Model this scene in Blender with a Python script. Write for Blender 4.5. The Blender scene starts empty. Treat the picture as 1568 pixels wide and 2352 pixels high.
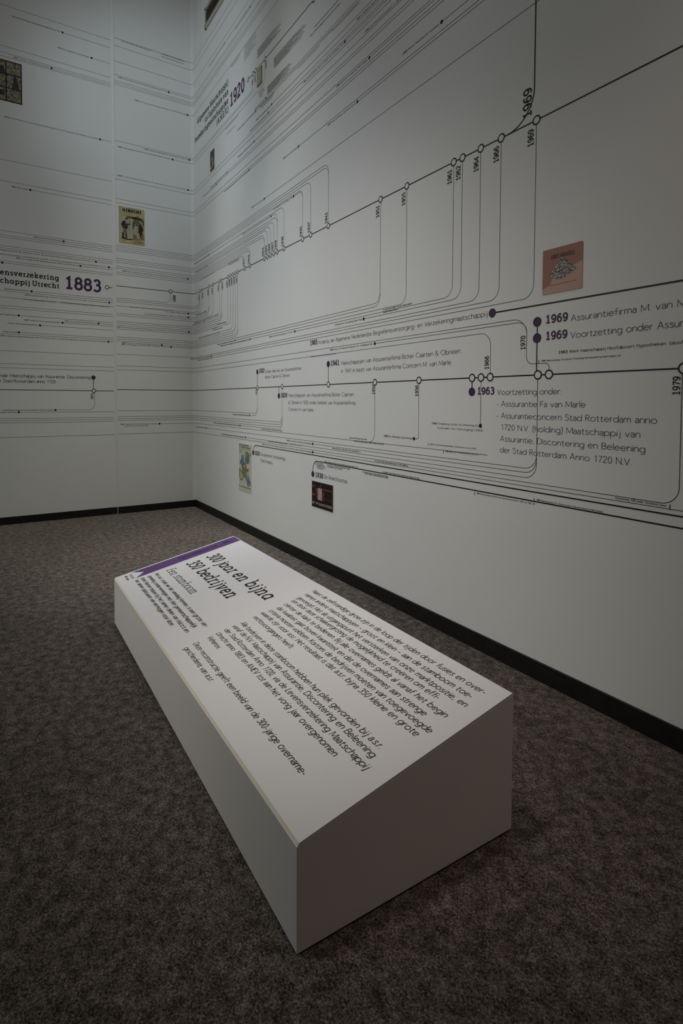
import bpy, bmesh, math, random
from mathutils import Vector, Matrix
random.seed(7)
sc = bpy.context.scene
COL = sc.collection

# ------------------------------------------------------------------ camera
def make_camera():
    cam = bpy.data.cameras.new('camera')
    cam.sensor_fit = 'AUTO'; cam.sensor_width = 36.0
    cam.lens = 19.5553
    cam.shift_x = 0.001160; cam.shift_y = -0.087527
    cam.clip_start = .05; cam.clip_end = 60
    o = bpy.data.objects.new('camera', cam); COL.objects.link(o)
    m = Matrix([[0.537377, -0.033794, 0.842665], [0.843333, 0.016834, -0.537127], [0.003966, 0.999287, 0.037546]]).to_4x4(); m.translation = Vector((6.1022, -1.965, 1.18))
    o.matrix_world = m
    sc.camera = o
make_camera()

# ------------------------------------------------------------------ light and exposure
vs = sc.view_settings
sc.display_settings.display_device = 'sRGB'
vs.view_transform = 'Standard'; vs.look = 'None'; vs.gamma = 1.0; vs.use_curve_mapping = False
vs.exposure = 0.0
w = bpy.data.worlds.new('room_ambient'); sc.world = w; w.use_nodes = True
w.node_tree.nodes['Background'].inputs[0].default_value = (0.0378, 0.0297, 0.0237, 1)
w.node_tree.nodes['Background'].inputs[1].default_value = 1.0

def lamp(name, kind, loc, target, energy, color, **kw):
    l = bpy.data.lights.new(name, kind); l.energy = energy; l.color = color
    for k, v in kw.items(): setattr(l, k, v)
    o = bpy.data.objects.new(name, l); COL.objects.link(o); o.location = loc
    o.rotation_euler = (Vector(target) - Vector(loc)).to_track_quat('-Z', 'Y').to_euler()
    return o
lamp('fitted_spot', 'SPOT', (1.0, -0.9, 5.5), (1.0, -0.9, 0), 394, (1.0, 0.993, 0.884), spot_size=math.radians(45), spot_blend=1.0, shadow_soft_size=.3)  # unseen spots here and below are added, fitted to surface brightness
lamp('fitted_spot', 'SPOT', (1.0, -0.9, 5.5), (1.8, 0.0, 0), 128, (0.717, 0.861, 1.0), spot_size=math.radians(45), spot_blend=1.0, shadow_soft_size=.3)
lamp('fitted_spot', 'SPOT', (2.2, -0.9, 5.5), (3.0, 0.0, 0), 117, (0.831, 0.903, 1.0), spot_size=math.radians(45), spot_blend=1.0, shadow_soft_size=.3)
lamp('fitted_area', 'AREA', (2.5, -5, 3.0), (2.5, 0, 1.0), 23.9, (0.934, 1.0, 0.975), shape='SQUARE', size=1.2)  # unseen area light, added by the same brightness fit
lamp('fitted_spot', 'SPOT', (3.5, -5, 3.5), (3.2, 0, 0.6), 246, (1.0, 0.975, 0.893), spot_size=math.radians(50), spot_blend=1.0, shadow_soft_size=.3)
lamp('fitted_spot', 'SPOT', (1.5, -3.5, 4.5), (2.2, 0, 1.2), 64, (0.858, 0.916, 1.0), spot_size=math.radians(55), spot_blend=1.0, shadow_soft_size=.3)
lamp('fitted_spot', 'SPOT', (4.5, -1.0, 5.5), (3, -0.3, 0), 41, (0.822, 0.769, 1.0), spot_size=math.radians(45), spot_blend=1.0, shadow_soft_size=.3)  # added to lift the floor strip between plinth and wall
lamp('fitted_spot', 'SPOT', (3, -2.5, 5.3), (0.2, -0.1, 4.0), 127, (0.816, 0.939, 1.0), spot_size=math.radians(54), spot_blend=1.0, shadow_soft_size=.3)  # cool spot added to brighten the walls high in the corner
lamp('fitted_spot', 'SPOT', (2.2, -0.6, 5.5), (2.2, -0.4, 0), 202, (0.94, 1.0, 0.882), spot_size=math.radians(35), spot_blend=1.0, shadow_soft_size=.3)
lamp('fitted_spot', 'SPOT', (6.3, -0.5, 4.0), (4.5, -0.5, 0.2), 64, (1.0, 0.833, 0.746), spot_size=math.radians(50), spot_blend=1.0, shadow_soft_size=.3)  # unseen spot added for the plinth's front face
lamp('fitted_spot', 'SPOT', (4.3, -2.2, 5.5), (4.6, -1.0, 0.3), 209, (1.0, 0.984, 0.921), spot_size=math.radians(20), spot_blend=1.0, shadow_soft_size=.3)  # narrow spot added to brighten the near end of the plinth


# ------------------------------------------------------------------ materials
def mat(name, col, rough=.6, spec=.3, noise=None, bump=None, metallic=0):
    """principled material; noise = (scale, amount) mottles the colour, bump = (scale, strength)"""
    m = bpy.data.materials.new(name); m.use_nodes = True
    nt = m.node_tree; b = nt.nodes['Principled BSDF']
    b.inputs['Base Color'].default_value = (*col, 1); b.inputs['Roughness'].default_value = rough
    b.inputs['Specular IOR Level'].default_value = spec; b.inputs['Metallic'].default_value = metallic
    tc = nt.nodes.new('ShaderNodeTexCoord')
    if noise:
        n = nt.nodes.new('ShaderNodeTexNoise'); n.inputs['Scale'].default_value = noise[0]; n.inputs['Detail'].default_value = 4
        nt.links.new(tc.outputs['Object'], n.inputs['Vector'])
        r = nt.nodes.new('ShaderNodeMapRange'); r.inputs[1].default_value = .3; r.inputs[2].default_value = .7
        r.inputs[3].default_value = 1 - noise[1]; r.inputs[4].default_value = 1 + noise[1]
        nt.links.new(n.outputs['Fac'], r.inputs[0])
        x = nt.nodes.new('ShaderNodeVectorMath'); x.operation = 'SCALE'; x.inputs[0].default_value = col
        nt.links.new(r.outputs[0], x.inputs['Scale']); nt.links.new(x.outputs[0], b.inputs['Base Color'])
    if bump:
        n = nt.nodes.new('ShaderNodeTexNoise'); n.inputs['Scale'].default_value = bump[0]; n.inputs['Detail'].default_value = 3
        nt.links.new(tc.outputs['Object'], n.inputs['Vector'])
        bp = nt.nodes.new('ShaderNodeBump'); bp.inputs['Strength'].default_value = bump[1]; bp.inputs['Distance'].default_value = .002
        nt.links.new(n.outputs['Fac'], bp.inputs['Height']); nt.links.new(bp.outputs[0], b.inputs['Normal'])
    return m

def carpet_mat():
    m = bpy.data.materials.new('carpet'); m.use_nodes = True
    nt = m.node_tree; b = nt.nodes['Principled BSDF']; L = nt.links.new
    b.inputs['Roughness'].default_value = .95; b.inputs['Specular IOR Level'].default_value = .08
    tc = nt.nodes.new('ShaderNodeTexCoord')
    def noise(scale, detail, rough=.6):
        n = nt.nodes.new('ShaderNodeTexNoise'); n.inputs['Scale'].default_value = scale
        n.inputs['Detail'].default_value = detail; n.inputs['Roughness'].default_value = rough
        L(tc.outputs['Object'], n.inputs['Vector']); return n
    n1 = noise(215, 3, .8); n2 = noise(26, 3); n3 = noise(1.1, 2)
    v = nt.nodes.new('ShaderNodeTexVoronoi'); v.inputs['Scale'].default_value = 260
    L(tc.outputs['Object'], v.inputs['Vector'])
    a = nt.nodes.new('ShaderNodeMath'); a.operation = 'MULTIPLY_ADD'; a.inputs[1].default_value = .55
    L(n1.outputs['Fac'], a.inputs[0])
    a2 = nt.nodes.new('ShaderNodeMath'); a2.operation = 'MULTIPLY'; a2.inputs[1].default_value = .3
    L(n2.outputs['Fac'], a2.inputs[0]); L(a2.outputs[0], a.inputs[2])
    sv = nt.nodes.new('ShaderNodeSeparateColor'); L(v.outputs['Color'], sv.inputs[0])
    a3 = nt.nodes.new('ShaderNodeMath'); a3.operation = 'MULTIPLY_ADD'; a3.inputs[1].default_value = .15
    L(sv.outputs[0], a3.inputs[0]); L(a.outputs[0], a3.inputs[2])
    r = nt.nodes.new('ShaderNodeValToRGB'); e = r.color_ramp.elements
    e[0].position = .40; e[0].color = (0.0259, 0.0209, 0.0182, 1)
    e[1].position = .62; e[1].color = (0.2860, 0.2448, 0.2118, 1)
    k = e.new(.47); k.color = (0.0853, 0.0715, 0.0616, 1)
    k = e.new(.55); k.color = (0.1485, 0.1254, 0.1078, 1)
    L(a3.outputs[0], r.inputs[0])
    mr = nt.nodes.new('ShaderNodeMapRange'); mr.inputs[1].default_value = .3; mr.inputs[2].default_value = .7
    mr.inputs[3].default_value = .9; mr.inputs[4].default_value = 1.1
    L(n3.outputs['Fac'], mr.inputs[0])
    sx = nt.nodes.new('ShaderNodeVectorMath'); sx.operation = 'SCALE'
    L(r.outputs[0], sx.inputs[0]); L(mr.outputs[0], sx.inputs['Scale']); L(sx.outputs[0], b.inputs['Base Color'])
    bp = nt.nodes.new('ShaderNodeBump'); bp.inputs['Strength'].default_value = .9; bp.inputs['Distance'].default_value = .004
    L(a3.outputs[0], bp.inputs['Height']); L(bp.outputs[0], b.inputs['Normal'])
    return m

def mosaic_mat(name, scale, stops, stretch=(1, 1, 1)):
    m = bpy.data.materials.new(name); m.use_nodes = True
    nt = m.node_tree; b = nt.nodes['Principled BSDF']; L = nt.links.new
    b.inputs['Roughness'].default_value = .45
    tc = nt.nodes.new('ShaderNodeTexCoord'); mp = nt.nodes.new('ShaderNodeMapping'); mp.inputs['Scale'].default_value = stretch
    L(tc.outputs['Object'], mp.inputs[0])
    v = nt.nodes.new('ShaderNodeTexVoronoi'); v.inputs['Scale'].default_value = scale; L(mp.outputs[0], v.inputs['Vector'])
    s = nt.nodes.new('ShaderNodeSeparateColor'); L(v.outputs['Color'], s.inputs[0])
    r = nt.nodes.new('ShaderNodeValToRGB'); r.color_ramp.interpolation = 'CONSTANT'
    e = r.color_ramp.elements
    e[0].position = 0; e[0].color = (*stops[0], 1); e[1].position = 1 / len(stops); e[1].color = (*stops[1], 1)
    for i in range(2, len(stops)):
        k = e.new(i / len(stops)); k.color = (*stops[i], 1)
    L(s.outputs[0], r.inputs[0]); L(r.outputs[0], b.inputs['Base Color'])
    return m

M = dict(
    wall=mat('white_wall_print', (.80, .80, .79), .55, .25, noise=(3, .012), bump=(260, .04)),
    ceil=mat('ceiling_paint', (.70, .70, .69), .8, .2),
    base=mat('black_skirting', (.012, .011, .011), .45, .3, noise=(40, .3)),
    ink=mat('black_ink', (.011, .011, .012), .5, .3),
    thin=mat('thin_black_ink', (.028, .028, .03), .5, .3),
    purple=mat('purple_ink', (.075, .026, .09), .5, .3),
    plum=mat('plum_text_ink', (.085, .05, .09), .5, .3),
    grey=mat('grey_ink', (.17, .17, .18), .6, .2),
    pale=mat('pale_grey_ink', (.34, .34, .35), .6, .2),
    white=mat('white_ink', (.80, .80, .79), .5, .25),
    box=mat('white_laminate', (.80, .775, .755), .5, .3, noise=(6, .012)),
    face=mat('white_panel_print', (.82, .80, .80), .5, .3),
    edge=mat('cream_panel_edge', (.90, .80, .66), .5, .3),
    ribbon=mat('purple_ribbon_ink', (.13, .055, .21), .45, .3),
    ribtxt=mat('dark_ribbon_lettering', (.035, .016, .06), .5, .3),
    text=mat('plinth_text_ink', (.022, .02, .02), .5, .3),
    vent=mat('beige_metal', (.50, .47, .38), .5, .4),
    dark=mat('dark_void', (.015, .015, .013), .8, .1),
)
M['carpet'] = carpet_mat()

# ------------------------------------------------------------------ object helpers
def mesh_obj(name, verts, faces, m, parent=None):
    me = bpy.data.meshes.new(name); me.from_pydata([tuple(v) for v in verts], [], faces); me.update()
    me.materials.append(m)
    o = bpy.data.objects.new(name, me); COL.objects.link(o)
    if parent: o.parent = parent
    return o
def tag(o, label=None, cat=None, group=None, kind=None):
    if label: o['label'] = label
    if cat: o['category'] = cat
    if group: o['group'] = group
    if kind: o['kind'] = kind
    return o
def thing(name, label, cat, group=None):
    return tag(bpy.data.objects.new(name, None) if COL is None else link_empty(name), label, cat, group)
def link_empty(name):
    o = bpy.data.objects.new(name, None); o.empty_display_size = .1; COL.objects.link(o); return o
def box_vf(x0, x1, y0, y1, z0, z1):
    v = [(x, y, z) for x in (x0, x1) for y in (y0, y1) for z in (z0, z1)]
    f = [(0, 1, 3, 2), (4, 6, 7, 5), (0, 4, 5, 1), (2, 3, 7, 6), (0, 2, 6, 4), (1, 5, 7, 3)]
    return v, f
def box(name, b, m, parent=None, bevel=0):
    v, f = box_vf(*b); o = mesh_obj(name, v, f, m, parent)
    if bevel:
        md = o.modifiers.new('bevel', 'BEVEL'); md.width = bevel; md.segments = 2
    return o

# ------------------------------------------------------------------ the room shell
RC = 0.0354          # radius of the rounded wall corner
D = 0.0122            # the left end of the far wall lies this much further back
WJ = -0.8252          # joint between the two wall boards, measured from the corner
HC = 5.75          # ceiling height
def wp(w, z, off=0.0):
    """point on the printed walls: w runs along the far wall (negative) through the corner (0) along the right wall"""
    if w >= RC: return (w, -off, z)
    if w > -RC:
        t = (w / RC + 1) * math.pi / 4; c, s = math.cos(t), math.sin(t)
        return (RC - (RC - off) * c, -RC + (RC - off) * s, z)
    if w > WJ: return (off, w, z)
    return (-D + off, w, z)
def struct(name, v, f, m):
    return tag(mesh_obj(name, v, f, m), kind='structure')
def wall_strip(name, ws, m):
    v = []; f = []
    for x in ws: v += [wp(x, 0), wp(x, HC)]
    for i in range(len(ws) - 1): f.append((2 * i, 2 * i + 2, 2 * i + 3, 2 * i + 1))
    return struct(name, v, f, m)
arc = [-RC + 2 * RC * i / 8 for i in range(9)]
def flatbox(name, b, m): 
    v, f = box_vf(*b); return struct(name, v, f, m)
flatbox('floor', (-.3, 7.0, -7.0, .25, -.05, 0), M['carpet'])
wr = wall_strip('wall_right', [0] + [RC * i / 4 for i in range(1, 5)] + [7.0], M['wall'])
wl = wall_strip('wall_far', [WJ + .012] + [-RC + RC * i / 4 for i in range(5)], M['wall'])
v = [(-D, -7.0, 0), (-D, WJ - .008, 0), (-D, WJ - .008, HC), (-D, -7.0, HC)]
struct('wall_left', v, [(0, 1, 2, 3)], M['wall'])
# the raised board ends in a slim bevelled edge strip at the joint
v = []
for z in (0, HC): v += [(-D, WJ - .008, z), (-D + .003, WJ - .008, z), (.0035, WJ + .008, z), (.0035, WJ + .012, z), (0, WJ + .013, z)]
struct('trim_1', v, [(i, i + 1, i + 6, i + 5) for i in range(4)], M['wall'])
flatbox('wall_right_backing', (-.3, 7.0, .06, .2, 0, HC), M['ceil'])
flatbox('wall_left_backing', (-.25, -.06, -7.0, .06, 0, HC), M['ceil'])
flatbox('ceiling', (-.3, 7.0, -7.0, .2, HC, HC + .1), M['ceil'])
flatbox('baseboard_right', (.011, 7.0, -.011, 0, 0, .079), M['base'])
flatbox('baseboard_far', (0, .011, WJ + .006, 0, 0, .072), M['base'])
flatbox('baseboard_left', (-D, -D + .011, -7.0, WJ + .006, 0, .071), M['base'])

# ------------------------------------------------------------------ printed shapes
class Print:
    """collects flat printed shapes in a 2D plane and puts them on a surface through a mapping function"""
    def __init__(self, fn=wp, off=.0008): self.v = []; self.f = []; self.fn = fn; self.off = off; self.lay = []
    def ribbon(self, pts, width, closed=False):
        n = len(pts)
        if n < 2: return
        h = width / 2; i0 = len(self.v)
        for i in range(n):
            a = pts[(i - 1) % n] if (closed or i > 0) else None
            c = pts[(i + 1) % n] if (closed or i < n - 1) else None
            b = pts[i]
            def nrm(p, q):
                dx, dy = q[0] - p[0], q[1] - p[1]; l = math.hypot(dx, dy) or 1e-9
                return (-dy / l, dx / l)
            n1 = nrm(a, b) if a else nrm(b, c); n2 = nrm(b, c) if c else n1
            mx, my = n1[0] + n2[0], n1[1] + n2[1]; l2 = mx * mx + my * my
            if l2 < .35: mx, my, k = n2[0], n2[1], 1.0
            else: k = 2.0 / l2
            mx *= k; my *= k
            self.v.append((b[0] + mx * h, b[1] + my * h)); self.v.append((b[0] - mx * h, b[1] - my * h))
        for i in range(n - 1 + (1 if closed else 0)):
            j = (i + 1) % n
            self.f.append((i0 + 2 * i + 1, i0 + 2 * j + 1, i0 + 2 * j, i0 + 2 * i))
        self.lay.append((i0, len(self.v)))
    def poly(self, pts):
        i0 = len(self.v); self.v += list(pts); self.f.append(tuple(range(i0, i0 + len(pts)))); self.lay.append((i0, len(self.v)))
    def disc(self, w, z, r, n=28): self.poly([(w + r * math.cos(2 * math.pi * i / n), z + r * math.sin(2 * math.pi * i / n)) for i in range(n)])
    def ring(self, w, z, r, t, n=32):
        self.ribbon([(w + (r - t / 2) * math.cos(2 * math.pi * i / n), z + (r - t / 2) * math.sin(2 * math.pi * i / n)) for i in range(n)], t, True)
    def rect(self, a, b, c, d): self.poly([(a, c), (b, c), (b, d), (a, d)])
    def build(self, name, m, parent=None):
        lay = [0] * len(self.v)              # overlapping strokes lie a hair above each other
        for k, (i0, i1) in enumerate(self.lay):
            for i in range(i0, i1): lay[i] = k % 7
        return mesh_obj(name, [self.fn(a, b, self.off + .00003 * l) for (a, b), l in zip(self.v, lay)], self.f, m, parent)

def path(pts, rad):
    """polyline with rounded corners; extra points where it runs round the wall corner"""
    out = [pts[0]]
    for i in range(1, len(pts) - 1):
        a, b, c = pts[i - 1], pts[i], pts[i + 1]
        la, lc = math.dist(a, b), math.dist(b, c)
        rd = rad[i - 1] if isinstance(rad, tuple) else rad
        r = min(rd, la * .49 if i > 1 else la * .95, lc * .49 if i < len(pts) - 2 else lc * .95)
        p = (b[0] + (a[0] - b[0]) / la * r, b[1] + (a[1] - b[1]) / la * r)
        q = (b[0] + (c[0] - b[0]) / lc * r, b[1] + (c[1] - b[1]) / lc * r)
        for k in range(9):
            t = k / 8; s = 1 - t
            # quarter circle as a rational curve
            wt = math.sqrt(.5); den = s * s + 2 * s * t * wt + t * t
            out.append(tuple((s * s * p[j] + 2 * s * t * wt * b[j] + t * t * q[j]) / den for j in (0, 1)))
    out.append(pts[-1])
    res = [out[0]]
    for a, b in zip(out, out[1:]):
        if abs(a[1] - b[1]) < 1e-6 and (a[0] + RC) * (b[0] + RC) < 0 or (a[0] - RC) * (b[0] - RC) < 0:
            for x in arc:
                if min(a[0], b[0]) < x < max(a[0], b[0]): res.append((x, a[1] + (b[1] - a[1]) * (x - a[0]) / (b[0] - a[0])))
        res.append(b)
    return res

# ------------------------------------------------------------------ lettering: a stroke alphabet in hundredths of the capital height
GLYPHS = {
 'a': 's 8,53 14,62 26,66.5 38,62 44,50 44,38;l 44,42 44,0;s 44,39 30,39 14,34 6,19 12,4 24,-1 36,4 44,17',
 'b': 'l 8,104 8,0;a 37 33 29 33 0 360', 'c': 'a 38 33 31 33.5 48 312', 'd': 'l 66,104 66,0;a 37 33 29 33 0 360',
 'e': 'l 8,35 64,35;a 36 33 28.5 33.5 4 318', 'f': 's 40,103 32,104 23,99 20,86 20,78;l 20,82 20,0;l 6,64 38,64',
 'g': 'a 37 33 29 33 0 360;l 66,66 66,-4;s 66,0 64,-17 54,-27 38,-30 14,-25',
 'h': 'l 8,104 8,0;s 8,40 14,57 30,66.5 46,62 53,50 53,36;l 53,38 53,0', 'i': 'l 8,66 8,0;d 8,88',
 'j': 'l 13,66 13,-14;s 13,-12 11,-25 4,-30 -4,-29;d 13,88', 'k': 'l 8,104 8,0;l 46,66 10,33;l 22,43 50,0', 'l': 'l 8,104 8,0',
 'm': 'l 8,66 8,0;s 8,42 13,58 27,66.5 39,62 45,50 45,38;l 45,40 45,0;s 45,42 51,58 65,66.5 77,62 83,50 83,38;l 83,40 83,0',
 'n': 'l 8,66 8,0;s 8,40 14,57 30,66.5 46,62 53,50 53,36;l 53,38 53,0', 'o': 'a 39 33 31 33.5 0 360',
 'p': 'l 8,66 8,-30;a 37 33 29 33 0 360', 'q': 'l 66,66 66,-30;a 37 33 29 33 0 360', 'r': 'l 8,66 8,0;s 8,38 12,54 22,64 35,66',
 's': 's 42,54 34,64 23,66.5 11,60 10,48 20,39 34,31 43,20 40,7 26,-.5 14,2 6,11',
 't': 'l 20,86 20,18;s 20,20 22,4 31,-.5 41,3;l 6,64 39,64', 'u': 'l 8,66 8,28;s 8,30 10,11 22,0 36,0 48,11 53,27;l 53,66 53,0',
 'v': 'l 4,66 28,0 52,66', 'w': 'l 4,66 24,0 44,64 64,0 84,66', 'x': 'l 6,66 50,0;l 50,66 6,0', 'y': 'l 4,66 29,3;l 54,66 20,-24;s 22,-20 16,-29 5,-29',
 'z': 'l 8,64 48,64 6,2 50,2',
 'A': 'l 4,0 38,100 72,0;l 16,33 60,33', 'B': 'l 10,0 10,98 34,98;a 34 75 21 23 -90 90;l 10,52 36,52;a 36 27 24 25.5 -90 90;l 10,1 36,1',
 'C': 'a 54 50 46 51 42 318', 'D': 'l 10,1 10,99 36,99;a 36 50 42 49 -90 90;l 10,1 36,1', 'E': 'l 54,99 10,99 10,1 56,1;l 10,52 50,52',
 'F': 'l 52,99 10,99 10,0;l 10,52 48,52', 'G': 'a 54 50 46 51 44 322;l 90,14 90,46 60,46', 'H': 'l 10,0 10,100;l 68,0 68,100;l 10,52 68,52',
 'I': 'l 10,0 10,100', 'J': 'l 34,100 34,24;s 34,26 31,6 18,-1 6,5', 'K': 'l 10,0 10,100;l 60,100 12,50;l 25,62 64,0', 'L': 'l 10,100 10,1 50,1',
 'M': 'l 10,0 10,98 48,16 86,98 86,0', 'N': 'l 10,0 10,98 70,2 70,100', 'O': 'a 56 50 48 51 0 360', 'P': 'l 10,0 10,99 34,99;a 34 74 23 25 -90 90;l 10,49 34,49',
 'R': 'l 10,0 10,99 34,99;a 34 74 23 25 -90 90;l 10,49 34,49;l 32,49 60,0', 'S': 's 54,84 42,98 28,101 14,92 12,76 24,60 42,50 56,38 58,20 46,3 28,-1 8,12',
 'T': 'l 4,99 64,99;l 34,99 34,0', 'U': 'l 10,100 10,36;s 10,38 14,12 38,-1 62,12 66,38;l 66,36 66,100', 'V': 'l 4,100 36,1 68,100',
 'W': 'l 4,100 28,1 52,96 76,1 100,100', 'X': 'l 6,100 62,0;l 62,100 6,0', 'Y': 'l 4,100 34,46 64,100;l 34,46 34,0', 'Z': 'l 8,99 60,99 6,1 62,1',
 '0': 'a 30 50 22 51 0 360', '1': 'l 10,82 30,98 30,0', '2': 's 8,77 14,94 30,101 45,94 50,77 42,56 28,36;l 30,39 6,2 54,2',
 '3': 's 10,86 22,99 36,100 48,90 48,70 38,57 24,54;s 24,54 42,52 53,38 51,16 38,1 22,-1 7,11', '4': 'l 44,0 44,98 5,27 58,27',
 '5': 'l 48,99 18,99 13,55;s 13,56 28,63 46,57 54,36 48,10 30,-1 8,8', '6': 's 50,88 40,99 27,97 13,78 8,48 8,30;a 31 31 23 31.5 0 360',
 '7': 'l 8,98 54,98 22,0', '8': 'a 31 77 19.5 23 0 360;a 31 27 24 28 0 360', '9': 's 12,12 22,1 35,3 49,22 54,52 54,70;a 31 69 23 31.5 0 360',
 '.': 'd 9,5', ',': 'l 13,8 6,-15', ':': 'd 9,5;d 9,58', '-': 'l 6,34 32,34', '–': 'l 6,34 58,34', '(': 'a 44 40 36 76 118 242', ')': 'a -8 40 36 76 -62 62',
 '&': 's 70,42 60,18 40,1 20,0 8,14 10,34 28,52 42,68 44,86 34,99 20,94 18,78 30,58 52,28 74,0', '"': 'l 8,102 8,76;l 24,102 24,76', "'": 'l 8,102 8,76',
 '/': 'l 2,-10 40,104', '<': 'l 50,70 8,40 50,10', '?': 's 6,80 14,97 30,100 46,88 44,68 30,52 24,38 24,26;d 24,5',
}
GLYPHS['ë'] = GLYPHS['e'] + ';d 24,88;d 50,88'; GLYPHS['é'] = GLYPHS['e'] + ';l 32,80 46,102'
SLAB_A = 'a 35 33 28 33 0 360;l 63,66 63,6;s 63,10 65,1 74,1'
# slab serifs: x, y, left length, right length
SERIFS = {'h': ((8, 104, 16, 0), (8, 0, 16, 17), (53, 0, 16, 17)), 'b': ((8, 104, 16, 0),), 'd': ((66, 104, 16, 0), (66, 0, 0, 16)), 'i': ((8, 65, 16, 0), (8, 0, 16, 17)),
 'j': ((13, 65, 16, 0),), 'k': ((8, 104, 16, 0), (8, 0, 16, 16), (46, 65, 16, 16), (50, 0, 16, 16)), 'l': ((8, 104, 16, 0), (8, 0, 16, 17)),
 'm': ((8, 65, 16, 0), (8, 0, 14, 14), (45, 0, 14, 14), (83, 0, 14, 16)), 'n': ((8, 65, 16, 0), (8, 0, 16, 16), (53, 0, 16, 17)), 'p': ((8, 65, 16, 0), (8, -30, 16, 18)),
 'r': ((8, 65, 16, 0), (8, 0, 16, 20)), 'u': ((8, 65, 16, 0), (53, 65, 16, 0), (53, 0, 0, 16)), 'v': ((4, 65, 12, 16), (52, 65, 16, 12)), 'x': ((6, 65, 10, 13), (50, 65, 13, 10), (6, 1, 10, 13), (50, 1, 13, 10)),
 'g': ((66, 65, 0, 14),), 'A': ((4, 1, 13, 18), (72, 1, 18, 13)), 'M': ((10, 1, 14, 17), (86, 1, 17, 14), (10, 99, 14, 3), (86, 99, 3, 14)), 'U': ((10, 99, 14, 17), (66, 99, 17, 14)),
 'V': ((4, 99, 13, 18), (68, 99, 18, 13)), 'T': ((34, 1, 17, 17),), 'R': ((10, 1, 13, 16), (60, 1, 10, 16)), 'H': ((10, 1, 13, 16), (10, 99, 13, 16), (68, 1, 16, 13), (68, 99, 16, 13)),
 'E': ((10, 99, 12, 0), (10, 1, 12, 0)), 'L': ((10, 1, 12, 0), (10, 99, 12, 16)), 'N': ((10, 1, 13, 16), (10, 99, 13, 0), (70, 99, 16, 13)), 'D': ((10, 99, 12, 0), (10, 1, 12, 0)), 'P': ((10, 1, 12, 17),), 'F': ((10, 1, 12, 17),),
 '1': ((30, 1, 22, 22),), '4': ((44, 1, 16, 16),)}
def spline(p, n):
    q = [p[0]] + p + [p[-1]]; out = []
    for i in range(1, len(q) - 2):
        a, b, c, d = q[i - 1], q[i], q[i + 1], q[i + 2]
        for k in range(n):
            t = k / n
            out.append(tuple(.5 * (2 * b[j] + (c[j] - a[j]) * t + (2 * a[j] - 5 * b[j] + 4 * c[j] - d[j]) * t * t + (3 * b[j] - a[j] - 3 * c[j] + d[j]) * t ** 3) for j in (0, 1)))
    out.append(p[-1]); return out
CACHE = {}
def glyph(ch, slab, lo):
    key = (ch, slab, lo)
    if key in CACHE: return CACHE[key]
    src = SLAB_A if slab and ch == 'a' else GLYPHS[ch]
    st = []; dots = []; xs = []
    for s in src.split(';'):
        k, *rest = s.split(' ')
        if k == 'd': dots.append(tuple(float(v) for v in rest[0].split(','))); xs.append(dots[-1][0])
        elif k == 'a':
            cx, cy, rx, ry, a0, a1 = [float(v) for v in rest]; full = abs(a1 - a0) >= 359
            n = max(3, int(abs(a1 - a0) / (45 if lo else 20)))
            pts = [(cx + rx * math.cos(math.radians(a0 + (a1 - a0) * i / n)), cy + ry * math.sin(math.radians(a0 + (a1 - a0) * i / n))) for i in range(n if full else n + 1)]
            st.append((pts, full)); xs += [q[0] for q in pts]
        else:
            pts = [tuple(float(v) for v in q.split(',')) for q in rest]
            if k == 's': pts = spline(pts, 2 if lo else 5)
            st.append((pts, False)); xs += [q[0] for q in pts]
    if slab:
        for (x, y, l, r) in SERIFS.get(ch, ()): st.append(([(x - l, y), (x + r, y)], False)); xs += [x - l, x + r]
    x0, x1 = (min(xs), max(xs)); sb = 4.5 if slab else 4
    if ch in '.,:i\'lIj1' and not slab: sb = 6
    adv = x1 - x0 + 2 * sb
    if ch.isdigit(): adv = max(adv, 54)
    res = (st, dots, sb - x0 + (adv - (x1 - x0) - 2 * sb) / 2, adv); CACHE[key] = res
    return res
def text_width(s, style, wt):
    slab = style.startswith('slab'); w = 0
    for ch in s: w += 40 if ch == ' ' else glyph(ch, slab, True)[3] + wt * 80
    return w / 100
def put_text(pr, s, a0, a1, base, cap, wt, style, fit=None, place=None, lo=False, aspect=1.0):
    """sets s so that it (or the part FIT of it) spans a0..a1 on the baseline"""
    slab = style.startswith('slab'); shear = .22 if style.endswith('i') else 0
    if fit and fit[0] == '@':            # the END of the string spans a0..a1
        k = (a1 - a0) / text_width(fit[1:], style, wt); a0 = a1 - k * text_width(s, style, wt)
    else: k = (a1 - a0) / text_width(fit or s, style, wt)
    w = wt * cap; kx = k / 100; ky = (cap - w) / 100; base += w / 2      # the stroke stays inside the cap height
    x = 0
    for ch in s:
        if ch == ' ': x += 40; continue
        st, dots, dx, adv = glyph(ch, slab, lo); dx += wt * 40; adv += wt * 80
        def T_(q):
            a, b = a0 + (x + dx + q[0]) * kx + q[1] * ky * aspect * shear, base + q[1] * ky
            return place(a, b) if place else (a, b)
        i0 = len(pr.v)
        for pts, closed in st: pr.ribbon([T_(q) for q in pts], w, closed) if aspect == 1.0 else ribbon_aspect(pr, [T_(q) for q in pts], w, closed, aspect)
        for q in dots:
            c = T_(q); r = w * .62; ra = r * aspect
            pr.poly([(c[0] + ra * math.cos(i * math.pi / 4), c[1] + r * math.sin(i * math.pi / 4)) for i in range(8)])
        x += adv
def ribbon_aspect(pr, pts, w, closed, aspect):
    i0 = len(pr.v); pr.ribbon([(p[0] / aspect, p[1]) for p in pts], w, closed)
    for i in range(i0, len(pr.v)): pr.v[i] = (pr.v[i][0] * aspect, pr.v[i][1])


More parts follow.
